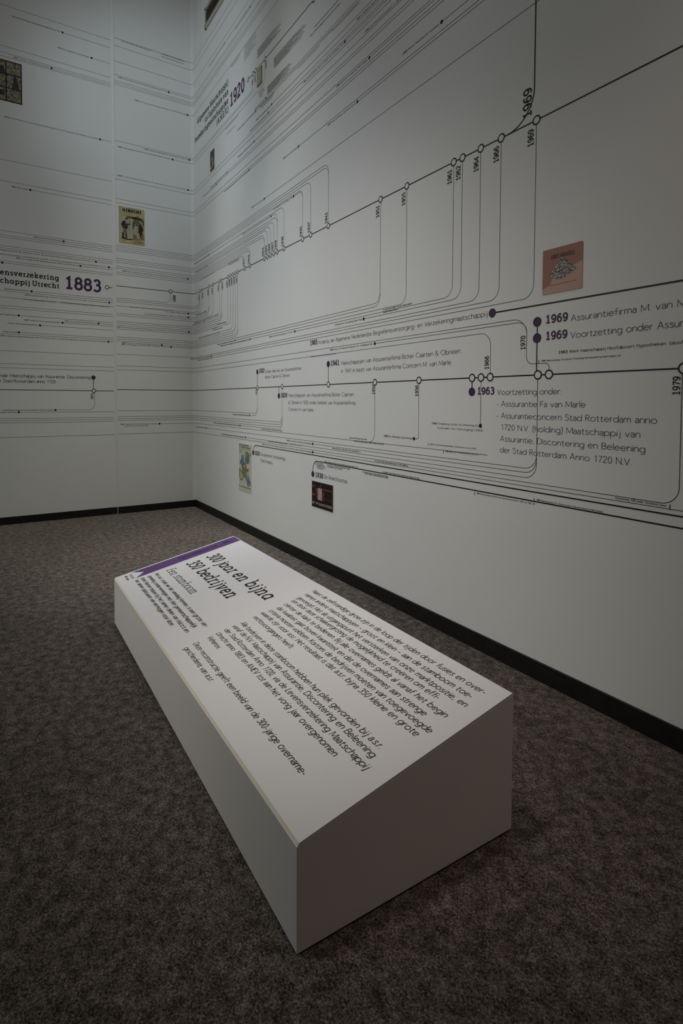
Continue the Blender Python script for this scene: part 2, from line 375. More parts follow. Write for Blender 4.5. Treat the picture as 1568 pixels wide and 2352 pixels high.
# ------------------------------------------------------------------ data measured on the two walls, in metres
Z1883 = 2.3603; Z1720 = 1.2951; Z1920 = 3.9617
U1883 = {1893: 0.1963, 1894: 0.2579, 1898: 0.4885, 1900: 0.611, 1903: 0.7892, 1904: 0.8469, 1907: 1.0242, 1908: 1.0845, 1909: 1.1426, 1910: 1.2038, 1911: 1.2628, 1917: 1.4291, 1919: 1.5451, 1924: 1.8426, 1925: 1.9024, 1926: 1.961, 1927: 2.0215, 1928: 2.0829, 1930: 2.2009, 1935: 2.5013, 1937: 2.6202, 1941: 2.861, 1951: 3.4482, 1955: 3.6891, 1961: 4.0502, 1962: 4.1096, 1964: 4.2275, 1966: 4.3495, 1969: 4.5385}
U1720 = {1922: 1.6976, 1928: 2.1704, 1941: 2.8675, 1950: 3.4037, 1956: 3.804, 1963: 4.1911, 1964: 4.248, 1966: 4.3042, 1969: 4.5671, 1970: 4.6219, 1979: 5.1499}
U1920 = [1.5131, 1.6182, 1.6716, 1.8595, 2.6579]
U1888 = -0.2581
LAB1883 = [
    ('1893', 0.1838, 2.2613, 2.3334, 0.0317),
    ('1894', 0.3021, 2.2613, 2.3334, 0.0317),
    ('1898', 0.4759, 2.2613, 2.3334, 0.0317),
    ('1900', 0.5985, 2.2613, 2.3334, 0.0317),
    ('1903', 0.7767, 2.2613, 2.3334, 0.0317),
    ('1904', 0.8912, 2.2613, 2.3334, 0.0317),
    ('1907', 1.0117, 2.2613, 2.3334, 0.0317),
    ('1908', 1.072, 2.2613, 2.3334, 0.0317),
    ('1909', 1.13, 2.2613, 2.3334, 0.0317),
    ('1910', 1.1912, 2.2613, 2.3334, 0.0317),
    ('1911', 1.2502, 2.2613, 2.3334, 0.0317),
    ('1917', 1.4165, 2.3816, 2.4587, 0.0317),
    ('1919', 1.5326, 2.3816, 2.4587, 0.0317),
    ('1924', 1.83, 2.3816, 2.4587, 0.0317),
    ('1925', 1.8899, 2.3816, 2.4587, 0.0317),
    ('1926', 1.9484, 2.3816, 2.4587, 0.0317),
    ('1927', 2.0089, 2.3816, 2.4587, 0.0317),
    ('1928', 2.0704, 2.3816, 2.4587, 0.0317),
    ('1930', 2.1884, 2.3816, 2.4587, 0.0317),
    ('1935', 2.4888, 2.3816, 2.4587, 0.0317),
    ('1937', 2.6077, 2.3816, 2.4587, 0.0317),
    ('1941', 2.8485, 2.3816, 2.4587, 0.0317),
    ('1951', 3.4357, 2.2613, 2.3334, 0.0317),
    ('1955', 3.6765, 2.2613, 2.3334, 0.0317),
    ('1961', 4.0377, 2.2613, 2.3334, 0.0317),
    ('1962', 4.097, 2.2613, 2.3334, 0.0317),
    ('1964', 4.2149, 2.2613, 2.3334, 0.0317),
    ('1966', 4.3369, 2.2613, 2.3334, 0.0317),
    ('1969', 4.5259, 2.2613, 2.3334, 0.0317),
    ('1969', 4.5128, 2.3889, 2.5134, 0.0455),
    ('1888', -0.2021, 2.2529, 2.3257, 0.033),
]
LAB1720 = [
    ('1979', 5.1396, 1.2052, 1.2697, 0.0262),
    ('1956', 3.7995, 1.2078, 1.2701, 0.0262),
    ('1950', 3.4019, 1.2229, 1.2843, 0.0262),
    ('1922', 1.6884, 1.2312, 1.2937, 0.0262),
    ('1966', 4.2951, 1.3305, 1.394, 0.0262),
    ('1970', 4.5004, 1.4055, 1.4675, 0.0262),
    ('1874', -1.0399, 1.1927, 1.2566, 0.0262),
]
LAB1920 = [
    ('1921', 1.6134, 3.8714, 3.9258, 0.024),
    ('1922', 1.6678, 3.8701, 3.9275, 0.024),
    ('1925', 1.8918, 3.8748, 3.9368, 0.024),
]
EVENTS = [
    (1.6982, 1.4307, 1.2951),
    (2.1127, 1.2234, 1.2951),
    (2.8667, 1.4338, 1.2951),
    (4.1909, 1.2286, 1.2951),
    (4.5598, 1.5181, 1.4501),
    (4.5598, 1.4501, 1.2951),
    (-1.0377, 1.4134, 1.2789),
]
HEAD1883 = [
    ('Levensverzekering', '@ensverzekering', -1.831, -1.3348, 2.3507, 0.0525, 0.155, 'slab'),
    ('Maatschappij Utrecht', '@chappij Utrecht', -1.8322, -1.3359, 2.2739, 0.0525, 0.155, 'slab'),
]
Y1883 = ('1883', None, -1.2883, -0.9518, 2.2758, 0.1298, 0.165, 'slab')
HEAD1920 = [
    ('Algemene Maatschappij', None, 0.1361, 1.0406, 4.1411, 0.0602, 0.17, 'slab'),
    ('tot Exploitatie van', None, 0.3839, 1.0497, 4.0563, 0.0602, 0.17, 'slab'),
    ('Verzekeringmaatschappijen', None, 0.0459, 1.0488, 3.9719, 0.0602, 0.17, 'slab'),
    ('(A.M.E.V.)', None, 0.7324, 1.0481, 3.8882, 0.0602, 0.17, 'slab'),
]
Y1920 = ('1920', None, 1.0869, 1.4388, 3.9045, 0.1298, 0.185, 'slab')
TXT1720 = [
    ('Aanvulling van naam naar Maatschappij van Assurantie, Discontering', '@naar Maatschappij van Assurantie, Discontering', -1.8464, -1.0676, 1.397, 0.0319, 0.1, 'sans'),
    ('en Beleening der Stad Rotterdam anno 1720', '@r Stad Rotterdam anno 1720', -1.8472, -1.3833, 1.3464, 0.0319, 0.1, 'sans'),
]
EV1720 = [
    ('1922', [('1922', None, 1.7305, 1.8417, 1.4194, 0.0366, 0.19, 'slab'), ('Onder directie van Assurantiefirma', None, 1.8563, 2.4761, 1.4123, 0.0262, 0.085, 'sans'), ('Bicker Caarten & Obreen', None, 1.8562, 2.2985, 1.3681, 0.0262, 0.085, 'sans')]),
    ('1928', [('1928', None, 2.1444, 2.2571, 1.2098, 0.0366, 0.19, 'slab'), ('Maatschappijen van Assurantiefirma Bicker Caarten', None, 2.2747, 3.1738, 1.2132, 0.0262, 0.085, 'sans'), ('& Obreen in 1928 onder beheer van Assurantiefirma', None, 2.2748, 3.1959, 1.1593, 0.0262, 0.085, 'sans'), ('Concern M. van Marle.', None, 2.2748, 2.6711, 1.1068, 0.0262, 0.085, 'sans')]),
    ('1941', [('1941', None, 2.8956, 3.0056, 1.4188, 0.0366, 0.19, 'slab'), ('Maatschappijen van Assurantiefirma Bicker Caarten & Obreen', None, 3.0263, 4.1097, 1.4177, 0.0262, 0.085, 'sans'), ('in 1941 in bezit van Assurantiefirma Concern M. van Marle.', None, 3.0267, 4.0547, 1.3656, 0.0262, 0.085, 'sans')]),
    ('1963', [('1963', None, 4.2242, 4.3318, 1.2136, 0.0366, 0.19, 'slab'), ('Voortzetting onder:', None, 4.346, 4.6822, 1.2121, 0.0262, 0.085, 'sans'), ('- Asssurantie Fa van Marle', None, 4.3431, 4.7922, 1.1594, 0.0262, 0.085, 'sans'), ('- Assurantieconcern Stad Rotterdam anno', None, 4.3441, 5.0644, 1.1065, 0.0262, 0.085, 'sans'), ('1720 N.V. (holding) Maatschappij van', None, 4.3688, 5.0063, 1.0544, 0.0262, 0.085, 'sans'), ('Assurantie, Discontering en Beleening', None, 4.367, 5.027, 1.0029, 0.0262, 0.085, 'sans'), ('der Stad Rotterdam Anno 1720 N.V.', None, 4.367, 4.9794, 0.9521, 0.0262, 0.085, 'sans')]),
    ('1969', [('1969', None, 4.6, 4.7071, 1.5042, 0.0366, 0.19, 'slab'), ('Assurantiefirma M. van Marle', 'Assurantiefirma M. van', 4.7175, 5.1074, 1.5011, 0.0262, 0.085, 'sans')]),
    ('1969b', [('1969', None, 4.6014, 4.706, 1.4361, 0.0366, 0.19, 'slab'), ('Voortzetting onder Assurantieconcern', 'Voortzetting onder', 4.7176, 5.044, 1.4342, 0.0262, 0.085, 'sans')]),
]
EV = {
    '1965': [('1965', None, 2.6126, 2.7204, 1.5789, 0.0366, 0.19, 'slab'), ('Ardanta, de Algemene Nederlandse Begrafenisverzorging- en Verzekeringmaatschappij', None, 2.7331, 4.2814, 1.5768, 0.0262, 0.085, 'sans')],
    '1920': [('1920', None, 1.6328, 1.7467, 0.7139, 0.0366, 0.19, 'slab'), ('Europeesche Verzekerings', None, 1.761, 2.2234, 0.7178, 0.0275, 0.085, 'sans'), ('Maatschappij', None, 1.7608, 1.9943, 0.6662, 0.0275, 0.085, 'sans')],
    '1938': [('1938', None, 2.6918, 2.8012, 0.6435, 0.0366, 0.19, 'slab'), ('De Amersfoortse', None, 2.8124, 3.1064, 0.6475, 0.0301, 0.085, 'sans')],
}
LINES = [
    {'label': 'highest thin line on both walls, without a caption dot', 'segs': [(((-2.0325, 4.8191), (-0.8434, 4.8191)), 0), (((-0.8192, 4.851), (5.45, 4.851)), 0)], 'dot': None, 'cap': None, 'group': 'thin printed lines running across both walls'},
    {'label': 'thin line from the highest caption dot on the left wall, caption ending in 1870', 'segs': [(((-1.2756, 4.7412), (-0.8434, 4.7412)), 0), (((-0.8192, 4.7743), (5.45, 4.7743)), 0)], 'dot': (-1.2756, 4.7412), 'cap': ('Algemeene Verzekerings Maatschappij "De Nederlanden van 1870"', None, -1.2926, 4.7363), 'group': 'thin printed lines running across both walls'},
    {'label': 'thin line from the dot captioned 1874 above the stained-glass print, near the top joint', 'segs': [(((-1.0181, 4.5843), (-0.8434, 4.5843)), 0), (((-0.8192, 4.6197), (5.45, 4.6197)), 0)], 'dot': (-1.0181, 4.5843), 'cap': ('1874 De Hollandsche Verzekeringen', -1.323, -1.0351, 4.5793), 'group': 'thin printed lines running across both walls'},
    {'label': 'plain thin line just above the 1866 caption over the stained-glass print', 'segs': [(((-2.0325, 4.4486), (-0.8434, 4.4486)), 0), (((-0.8192, 4.4875), (5.45, 4.4875)), 0)], 'dot': None, 'cap': None, 'group': 'thin printed lines running across both walls'},
    {'label': 'thin line from the dot captioned 1885, highest caption beside the corner', 'segs': [(((-0.2609, 4.4687), (5.45, 4.4687)), 0)], 'dot': (-0.2609, 4.4687), 'cap': ('1885 Amsterdamsch Levensverzekering Genootschap (ALG)', -0.7715, -0.2779, 4.4637), 'group': 'thin printed lines running across both walls'},
    {'label': 'plain thin line uppermost of the three under the 1885 caption beside the corner', 'segs': [(((-2.0325, 4.3908), (-0.8434, 4.3908)), 0), (((-0.8192, 4.4285), (5.45, 4.4285)), 0)], 'dot': None, 'cap': None, 'group': 'thin printed lines running across both walls'},
    {'label': 'thin line from the dot captioned 1866 right over the stained-glass print', 'segs': [(((-1.3754, 4.3719), (-0.8434, 4.3719)), 0), (((-0.8192, 4.4085), (5.45, 4.4085)), 0)], 'dot': (-1.3754, 4.3719), 'cap': ('1866 Crediet- en Deposito Kas (CDK)', -1.6944, -1.3924, 4.3669), 'group': 'thin printed lines running across both walls'},
    {'label': 'plain thin line touching closest above the stained-glass print', 'segs': [(((-2.0325, 4.3554), (-0.8434, 4.3554)), 0), (((-0.8192, 4.3896), (5.45, 4.3896)), 0)], 'dot': None, 'cap': None, 'group': 'thin printed lines running across both walls'},
    {'label': 'thin line from the dot captioned 1884 beside the corner, leading to the large heading', 'segs': [(((-0.0609, 4.2858), (5.45, 4.2858)), 0)], 'dot': (-0.0609, 4.2858), 'cap': ("1884 Nw. Levensverzekering Maatschappij 'Holland' (oprichting)", -0.6142, -0.0779, 4.2808), 'group': 'thin printed lines running across both walls'},
    {'label': 'thin line from the long 1874 caption in the middle of the left wall', 'segs': [(((-0.9484, 3.8067), (-0.8434, 3.8067)), 0), (((-0.8192, 3.8291), (1.6182, 3.8291), (1.6182, 3.9617)), 0.059)], 'dot': (-0.9484, 3.8067), 'cap': ('1874 Utrechtsche Levensverzekering Maatschappij (U.L.M.) ook genaamd "Van Maanen" (1e beheer)', -1.7757, -0.9654, 3.8017), 'group': 'thin printed lines running across both walls'},
    {'label': 'thin line from the dot captioned 1886 beside the corner', 'segs': [(((-0.0452, 3.8114), (1.6716, 3.8114), (1.6716, 3.9617)), 0.059)], 'dot': (-0.0452, 3.8114), 'cap': ("1886 Levensverzekerings-Bank 'Amsterdam' (1e beheer)", -0.5252, -0.0622, 3.8064), 'group': 'thin printed lines running across both walls'},
    {'label': 'thin line from the dot captioned 1889 beside the corner, below the large heading', 'segs': [(((-0.2266, 3.7725), (1.8595, 3.7725), (1.8595, 3.9617)), 0.059)], 'dot': (-0.2266, 3.7725), 'cap': ('1889 Nederlandsche Levensverzekering Maatschappij Antwerpia', -0.7846, -0.2436, 3.7675), 'group': 'thin printed lines running across both walls'},
    {'label': 'thin line from the dot captioned 1892 above the beige poster', 'segs': [(((-0.0593, 3.4822), (5.45, 3.4822)), 0)], 'dot': (-0.0593, 3.4822), 'cap': ('1892 Time Insurance Company (v/h LaCrosse Mutual Aid Association)', -0.7936, -0.0763, 3.4772), 'group': 'thin printed lines running across both walls'},
    {'label': 'plain thin line directly below the 1892 caption above the beige poster', 'segs': [(((-2.0325, 3.4126), (-0.8434, 3.4126)), 0), (((-0.8192, 3.4421), (5.45, 3.4421)), 0)], 'dot': None, 'cap': None, 'group': 'thin printed lines running across both walls'},
    {'label': 'plain thin line, higher of the two passing over the beige poster', 'segs': [(((-2.0325, 3.2179), (-0.8434, 3.2179)), 0), (((-0.8192, 3.2462), (5.45, 3.2462)), 0)], 'dot': None, 'cap': None, 'group': 'thin printed lines running across both walls'},
    {'label': 'thin line from the dot captioned 1883 on the left wall, passing over the beige poster', 'segs': [(((-1.5713, 3.1777), (-0.8434, 3.1777)), 0), (((-0.8192, 3.2061), (5.45, 3.2061)), 0)], 'dot': (-1.5713, 3.1777), 'cap': ('1883 ASLK België', -1.7279, -1.5883, 3.1728), 'group': 'thin printed lines running across both walls'},
    {'label': 'thin line turning down into the 1941 node from farthest left, outer of two', 'segs': [(((-2.0325, 2.7588), (-0.8434, 2.7588)), 0), (((-0.8192, 2.7789), (2.861, 2.7789), (2.861, 2.3603)), 0.059)], 'dot': None, 'cap': None, 'group': 'thin printed lines ending at nodes of the diagonal timeline'},
    {'label': 'thin line from the dot captioned 1870 level with the poster foot to the 1941 node', 'segs': [(((-1.2934, 2.7388), (-0.8434, 2.7388)), 0), (((-0.8192, 2.7588), (2.861, 2.7588), (2.861, 2.3603)), 0.059)], 'dot': (-1.2934, 2.7388), 'cap': ('1870 Begrafenisfonds Kwintus', -1.5527, -1.3104, 2.7338), 'group': 'thin printed lines ending at nodes of the diagonal timeline'},
    {'label': 'thin line turning down into the 1937 node', 'segs': [(((-2.0325, 2.7187), (-0.8434, 2.7187)), 0), (((-0.8192, 2.7388), (2.6202, 2.7388), (2.6202, 2.3603)), 0.059)], 'dot': None, 'cap': None, 'group': 'thin printed lines ending at nodes of the diagonal timeline'},
    {'label': 'thin line turning down into the 1935 node, outer of two', 'segs': [(((-2.0325, 2.6987), (-0.8434, 2.6987)), 0), (((-0.8192, 2.7199), (2.5013, 2.7199), (2.5013, 2.3603)), 0.059)], 'dot': None, 'cap': None, 'group': 'thin printed lines ending at nodes of the diagonal timeline'},
    {'label': 'plain thin line turning down into the 1928 node, inner of two', 'segs': [(((-2.0325, 2.6196), (-0.8434, 2.6196)), 0), (((-0.8192, 2.6397), (2.0829, 2.6397), (2.0829, 2.3603)), 0.059)], 'dot': None, 'cap': None, 'group': 'thin printed lines ending at nodes of the diagonal timeline'},
    {'label': 'thin line turning down into the 1927 node', 'segs': [(((-2.0325, 2.5995), (-0.8434, 2.5995)), 0), (((-0.8192, 2.6196), (2.0215, 2.6196), (2.0215, 2.3603)), 0.059)], 'dot': None, 'cap': None, 'group': 'thin printed lines ending at nodes of the diagonal timeline'},
    {'label': 'thin line from the dot ending the long 1866 funeral fund caption to the 1926 node', 'segs': [(((-1.0013, 2.5795), (-0.8434, 2.5795)), 0), (((-0.8192, 2.5995), (1.961, 2.5995), (1.961, 2.3603)), 0.059)], 'dot': (-1.0013, 2.5795), 'cap': ('1866 Begrafenisfonds der afdeeling Zwolle van het Nederlandsch werkliedenverbond "Patrimonium"', -1.8753, -1.0183, 2.5745), 'group': 'thin printed lines ending at nodes of the diagonal timeline'},
    {'label': 'thin line from the dot nearest the joint above the purple 1883, to the 1924 node', 'segs': [(((-0.8789, 2.5405), (-0.8434, 2.5405)), 0), (((-0.8192, 2.5594), (1.8426, 2.5594), (1.8426, 2.3603)), 0.059)], 'dot': (-0.8789, 2.5405), 'cap': ('Sint Gregorius vereeniging, Vereeniging van Hoofden van Rooms Katholieke scholen in het Aartsbisdom Utrecht', -1.9033, -0.8959, 2.5356), 'group': 'thin printed lines ending at nodes of the diagonal timeline'},
    {'label': 'thin line from the dot captioned 1877 above the purple 1883, to the 1924 node', 'segs': [(((-1.1447, 2.5193), (-0.8434, 2.5193)), 0), (((-0.8192, 2.5405), (1.8426, 2.5405), (1.8426, 2.3603)), 0.059)], 'dot': (-1.1447, 2.5193), 'cap': ('1877 De Heilige Familie, Begrafenisfonds onder bescherming van', -1.6996, -1.1617, 2.5143), 'group': 'thin printed lines ending at nodes of the diagonal timeline'},
    {'label': 'thin line from the dot captioned before 1890 beside the corner, to the 1919 node', 'segs': [(((-0.0693, 2.5193), (1.5451, 2.5193), (1.5451, 2.3603)), 0.059)], 'dot': (-0.0693, 2.5193), 'cap': ('<1890 Eerst Hollandsche Maatschappij van Verzekering op het Leven en Schade', -0.7587, -0.0863, 2.5143), 'group': 'thin printed lines ending at nodes of the diagonal timeline'},
    {'label': 'plain thin line directly above the purple 1883, to the 1919 node', 'segs': [(((-2.0325, 2.4804), (-0.8434, 2.4804)), 0), (((-0.8192, 2.4992), (1.5451, 2.4992), (1.5451, 2.3603)), 0.059)], 'dot': None, 'cap': None, 'group': 'thin printed lines ending at nodes of the diagonal timeline'},
    {'label': 'thin line from the dot at the left edge above the slab heading, to node 1917', 'segs': [(((-1.8122, 2.4615), (-0.8434, 2.4615)), 0), (((-0.8192, 2.4792), (1.4291, 2.4792), (1.4291, 2.3603)), 0.059)], 'dot': (-1.8122, 2.4615), 'cap': ('-', None, -1.8292, 2.4565), 'group': 'thin printed lines ending at nodes of the diagonal timeline'},
    {'label': 'thin line from the dot under the slab heading, curving up into the 1888 node', 'segs': [(((-1.576, 2.2219), (-0.8434, 2.2219)), 0), (((-0.8192, 2.2373), (-0.2581, 2.2373), (-0.2581, 2.3603)), 0.059)], 'dot': (-1.576, 2.2219), 'cap': ('Begrafenisfonds Stoische Kassen', None, -1.593, 2.217), 'group': 'thin printed lines ending at nodes of the diagonal timeline'},
    {'label': 'plain thin line turning up into the 1893 node, uppermost of three', 'segs': [(((-2.0325, 2.2019), (-0.8434, 2.2019)), 0), (((-0.8192, 2.2184), (0.1963, 2.2184), (0.1963, 2.3603)), 0.059)], 'dot': None, 'cap': None, 'group': 'thin printed lines ending at nodes of the diagonal timeline'},
    {'label': 'thin line from the dot captioned 1878 under the purple 1883, to the 1893 node', 'segs': [(((-0.8798, 2.1818), (-0.8434, 2.1818)), 0), (((-0.8192, 2.1995), (0.1963, 2.1995), (0.1963, 2.3603)), 0.059)], 'dot': (-0.8798, 2.1818), 'cap': ('1878 Algemeene Burger Societeit Tot Hoolstvig (Antwerps deel uit Enid verzekeringen)', -1.6328, -0.8968, 2.1769), 'group': 'thin printed lines ending at nodes of the diagonal timeline'},
    {'label': 'thin line with faint small print on it, lowest of three into the 1893 node', 'segs': [(((-2.0325, 2.1429), (-0.8434, 2.1429)), 0), (((-0.8192, 2.157), (0.1963, 2.157), (0.1963, 2.3603)), 0.059)], 'dot': None, 'cap': None, 'group': 'thin printed lines ending at nodes of the diagonal timeline'},
    {'label': 'thin line from the higher question mark caption beside the corner to the 1894 node', 'segs': [(((-0.0669, 2.1393), (0.2579, 2.1393), (0.2579, 2.3603)), 0.059)], 'dot': (-0.0669, 2.1393), 'cap': ('? Compagnie Alliance Belge', -0.3183, -0.0839, 2.1344), 'group': 'thin printed lines ending at nodes of the diagonal timeline'},
    {'label': 'thin line from the lower question mark caption beside the corner to the 1898 node', 'segs': [(((-0.0672, 2.098), (0.4885, 2.098), (0.4885, 2.3603)), 0.059)], 'dot': (-0.0672, 2.098), 'cap': ('? Amsterdamsche Begrafenis, Zieken en Genees. Mij', -0.5299, -0.0842, 2.0931), 'group': 'thin printed lines ending at nodes of the diagonal timeline'},
    {'label': 'plain thin line turning up into the 1898 node', 'segs': [(((-2.0325, 2.0638), (-0.8434, 2.0638)), 0), (((-0.8192, 2.0792), (0.4885, 2.0792), (0.4885, 2.3603)), 0.059)], 'dot': None, 'cap': None, 'group': 'thin printed lines ending at nodes of the diagonal timeline'},
    {'label': 'plain thin line turning up into the 1900 node', 'segs': [(((-2.0325, 2.0426), (-0.8434, 2.0426)), 0), (((-0.8192, 2.0579), (0.611, 2.0579), (0.611, 2.3603)), 0.059)], 'dot': None, 'cap': None, 'group': 'thin printed lines ending at nodes of the diagonal timeline'},
    {'label': 'thin line from the leftmost dot under the slab heading, to the 1904 node', 'segs': [(((-1.6854, 1.9824), (-0.8434, 1.9824)), 0), (((-0.8192, 1.9977), (0.8469, 1.9977), (0.8469, 2.3603)), 0.059)], 'dot': (-1.6854, 1.9824), 'cap': ('Algemeene Hulpkas (desen)', None, -1.7024, 1.9774), 'group': 'thin printed lines ending at nodes of the diagonal timeline'},
    {'label': 'thin line from the dot captioned 1873 near the joint, to the 1904 node', 'segs': [(((-0.9834, 1.9623), (-0.8434, 1.9623)), 0), (((-0.8192, 1.9777), (0.8469, 1.9777), (0.8469, 2.3603)), 0.059)], 'dot': (-0.9834, 1.9623), 'cap': ('1873 Overijsselsch Uitkeeringsfonds', -1.2935, -1.0004, 1.9574), 'group': 'thin printed lines ending at nodes of the diagonal timeline'},
    {'label': 'thin line from the dot captioned 1887 on the left wall, to the 1904 node', 'segs': [(((-1.3128, 1.9435), (-0.8434, 1.9435)), 0), (((-0.8192, 1.9576), (0.8469, 1.9576), (0.8469, 2.3603)), 0.059)], 'dot': (-1.3128, 1.9435), 'cap': ('1887 Nederlandsche Verzekering Bank', -1.6447, -1.3298, 1.9385), 'group': 'thin printed lines ending at nodes of the diagonal timeline'},
    {'label': 'thin line from the dot captioned 1885 beside the corner, to the 1907 node', 'segs': [(((-0.0619, 1.9387), (1.0242, 1.9387), (1.0242, 2.3603)), 0.059)], 'dot': (-0.0619, 1.9387), 'cap': ('1885 Nederlandsche Verzekering Maatschappij met uitkeering bij overlijden De Onderneming', -0.8122, -0.0789, 1.9338), 'group': 'thin printed lines ending at nodes of the diagonal timeline'},
    {'label': 'thin line from the dot closing a weekly premium caption, to the 1908 node', 'segs': [(((-1.5081, 1.9033), (-0.8434, 1.9033)), 0), (((-0.8192, 1.9187), (1.0845, 1.9187), (1.0845, 2.3603)), 0.059)], 'dot': (-1.5081, 1.9033), 'cap': ('De Lelie, Volksverzekering (weekpremie)', None, -1.5251, 1.8984), 'group': 'thin printed lines ending at nodes of the diagonal timeline'},
    {'label': 'thin line from the dot just above the 1875 caption, to the 1910 node', 'segs': [(((-1.6868, 1.8231), (-0.8434, 1.8231)), 0), (((-0.8192, 1.8378), (1.2038, 1.8378), (1.2038, 2.3603)), 0.059)], 'dot': (-1.6868, 1.8231), 'cap': ('(Lenigt den nood)', None, -1.7038, 1.8181), 'group': 'thin printed lines ending at nodes of the diagonal timeline'},
    {'label': 'plain thin line turning up into the 1910 node, lower of two', 'segs': [(((-2.0325, 1.803), (-0.8434, 1.803)), 0), (((-0.8192, 1.8172), (1.2038, 1.8172), (1.2038, 2.3603)), 0.059)], 'dot': None, 'cap': None, 'group': 'thin printed lines ending at nodes of the diagonal timeline'},
    {'label': 'thin line from the dot captioned 1875 near the joint, to the 1911 node', 'segs': [(((-0.8926, 1.783), (-0.8434, 1.783)), 0), (((-0.8192, 1.7977), (1.2628, 1.7977), (1.2628, 2.3603)), 0.059)], 'dot': (-0.8926, 1.783), 'cap': ("1875 Algemeen Begrafenisfonds 'Leeft en Zorgt' (1871) voorzetting Algemeene Uitkeerings Societeit Hollandia", -1.8384, -0.9096, 1.778), 'group': 'thin printed lines ending at nodes of the diagonal timeline'},
    {'label': 'thin line from the dot captioned 1890 beside the corner, to the 1911 node', 'segs': [(((-0.3558, 1.7794), (1.2628, 1.7794), (1.2628, 2.3603)), 0.059)], 'dot': (-0.3558, 1.7794), 'cap': ('1890 Fonds tot uitkeering van Begrafeniskosten', -0.7662, -0.3728, 1.7745), 'group': 'thin printed lines ending at nodes of the diagonal timeline'},
    {'label': 'thin line from the dot captioned 1889, lower of the caption pair, to the 1951 node', 'segs': [(((-0.2574, 1.7629), (3.4482, 1.7629), (3.4482, 2.3603)), 0.059)], 'dot': (-0.2574, 1.7629), 'cap': ('1889 Vereeniging van Postbeambten: Onderling Hulpbetoon', -0.7716, -0.2744, 1.758), 'group': 'thin printed lines ending at nodes of the diagonal timeline'},
    {'label': 'plain thin line crossing both walls to the 1964 node of the diagonal timeline', 'segs': [(((-2.0325, 1.6449), (-0.8434, 1.6449)), 0), (((-0.8192, 1.6603), (4.2275, 1.6603), (4.2275, 2.3603)), 0.059)], 'dot': None, 'cap': None, 'group': 'thin printed lines ending at nodes of the diagonal timeline'},
    {'label': 'plain thin line stepping down beside the 1970 label, outer of two', 'segs': [(((-2.0325, 1.5234), (-0.8434, 1.5234)), 0), (((-0.8192, 1.5411), (4.5062, 1.5411), (4.5062, 1.343), (4.6219, 1.343), (4.6219, 1.2951)), (0.07079999999999999, 0.033, 0.02))], 'dot': None, 'cap': None, 'group': 'thin printed lines ending at nodes of the level timeline'},
    {'label': 'thin line arching over the caption that starts 1941, down to the 1966 node', 'segs': [(((-2.0325, 1.4844), (-0.8434, 1.4844)), 0), (((-0.8192, 1.4998), (4.3042, 1.4998), (4.3042, 1.2951)), 0.059)], 'dot': None, 'cap': None, 'group': 'thin printed lines ending at nodes of the level timeline'},
    {'label': 'thin line from the lowest left-wall dot, curving up to the 1922 node', 'segs': [(((-1.6995, 1.0655), (-0.8434, 1.0655)), 0), (((-0.8192, 1.075), (1.6976, 1.075), (1.6976, 1.2951)), 0.059)], 'dot': (-1.6995, 1.0655), 'cap': ('Assurantie Maatschappij "Aurik" Berne', None, -1.7165, 1.0606), 'group': 'thin printed lines ending at nodes of the level timeline'},
    {'label': 'plain thin line curving up to the 1928 node, uppermost of four', 'segs': [(((-2.0325, 1.0065), (-0.8434, 1.0065)), 0), (((-0.8192, 1.0148), (2.1704, 1.0148), (2.1704, 1.2951)), 0.059)], 'dot': None, 'cap': None, 'group': 'thin printed lines ending at nodes of the level timeline'},
    {'label': 'plain thin line curving up to the 1928 node, second of four', 'segs': [(((-2.0325, 0.9865), (-0.8434, 0.9865)), 0), (((-0.8192, 0.9947), (2.1704, 0.9947), (2.1704, 1.2951)), 0.059)], 'dot': None, 'cap': None, 'group': 'thin printed lines ending at nodes of the level timeline'},
    {'label': 'plain thin line curving up to the 1928 node, third of four', 'segs': [(((-2.0325, 0.9652), (-0.8434, 0.9652)), 0), (((-0.8192, 0.9747), (2.1704, 0.9747), (2.1704, 1.2951)), 0.059)], 'dot': None, 'cap': None, 'group': 'thin printed lines ending at nodes of the level timeline'},
    {'label': 'thin line from the two-row 1885 caption beside the corner, ending in mid wall', 'segs': [(((-0.3866, 0.9334), (4.2947, 0.9334)), 0)], 'dot': (-0.3866, 0.9334), 'cap': ('1885 Algemeene Rotterdamsche Onderlinge', -0.7899, -0.4036, 0.9284), 'group': 'thin printed lines ending at nodes of the level timeline'},
    {'label': 'lowest plain thin line on the left wall, running on to the 1979 node', 'segs': [(((-2.0325, 0.8272), (-0.8434, 0.8272)), 0), (((-0.8192, 0.8337), (5.1443, 0.8337), (5.1443, 1.2951)), 0.059)], 'dot': None, 'cap': None, 'group': 'thin printed lines ending at nodes of the level timeline'},
    {'label': 'short thin line curving from a dot up to the 1874 node on the left wall', 'segs': [(((-1.3869, 1.0852), (-1.0282, 1.0852), (-1.0282, 1.2789)), 0.059)], 'dot': (-1.3869, 1.0852), 'cap': ('Verzekeringmaatschappij Fortuna (vrij van Bicker Caarten en Obreen)', None, -1.4039, 1.0803), 'group': 'thin printed lines ending at nodes of the level timeline'},
    {'label': 'thin line from the dot nearest the ventilation grille', 'segs': [(((0.9482, 4.5642), (5.45, 4.5642)), 0)], 'dot': (0.9482, 4.5642), 'cap': ('-', 0.523, 0.9312, 4.5593), 'group': 'thin printed lines running across both walls'},
    {'label': 'thin line from the dot at the top picture edge right of the ventilation grille', 'segs': [(((1.5623, 4.5465), (5.45, 4.5465)), 0)], 'dot': (1.5623, 4.5465), 'cap': ('-', 1.2218, 1.5453, 4.5416), 'group': 'thin printed lines running across both walls'},
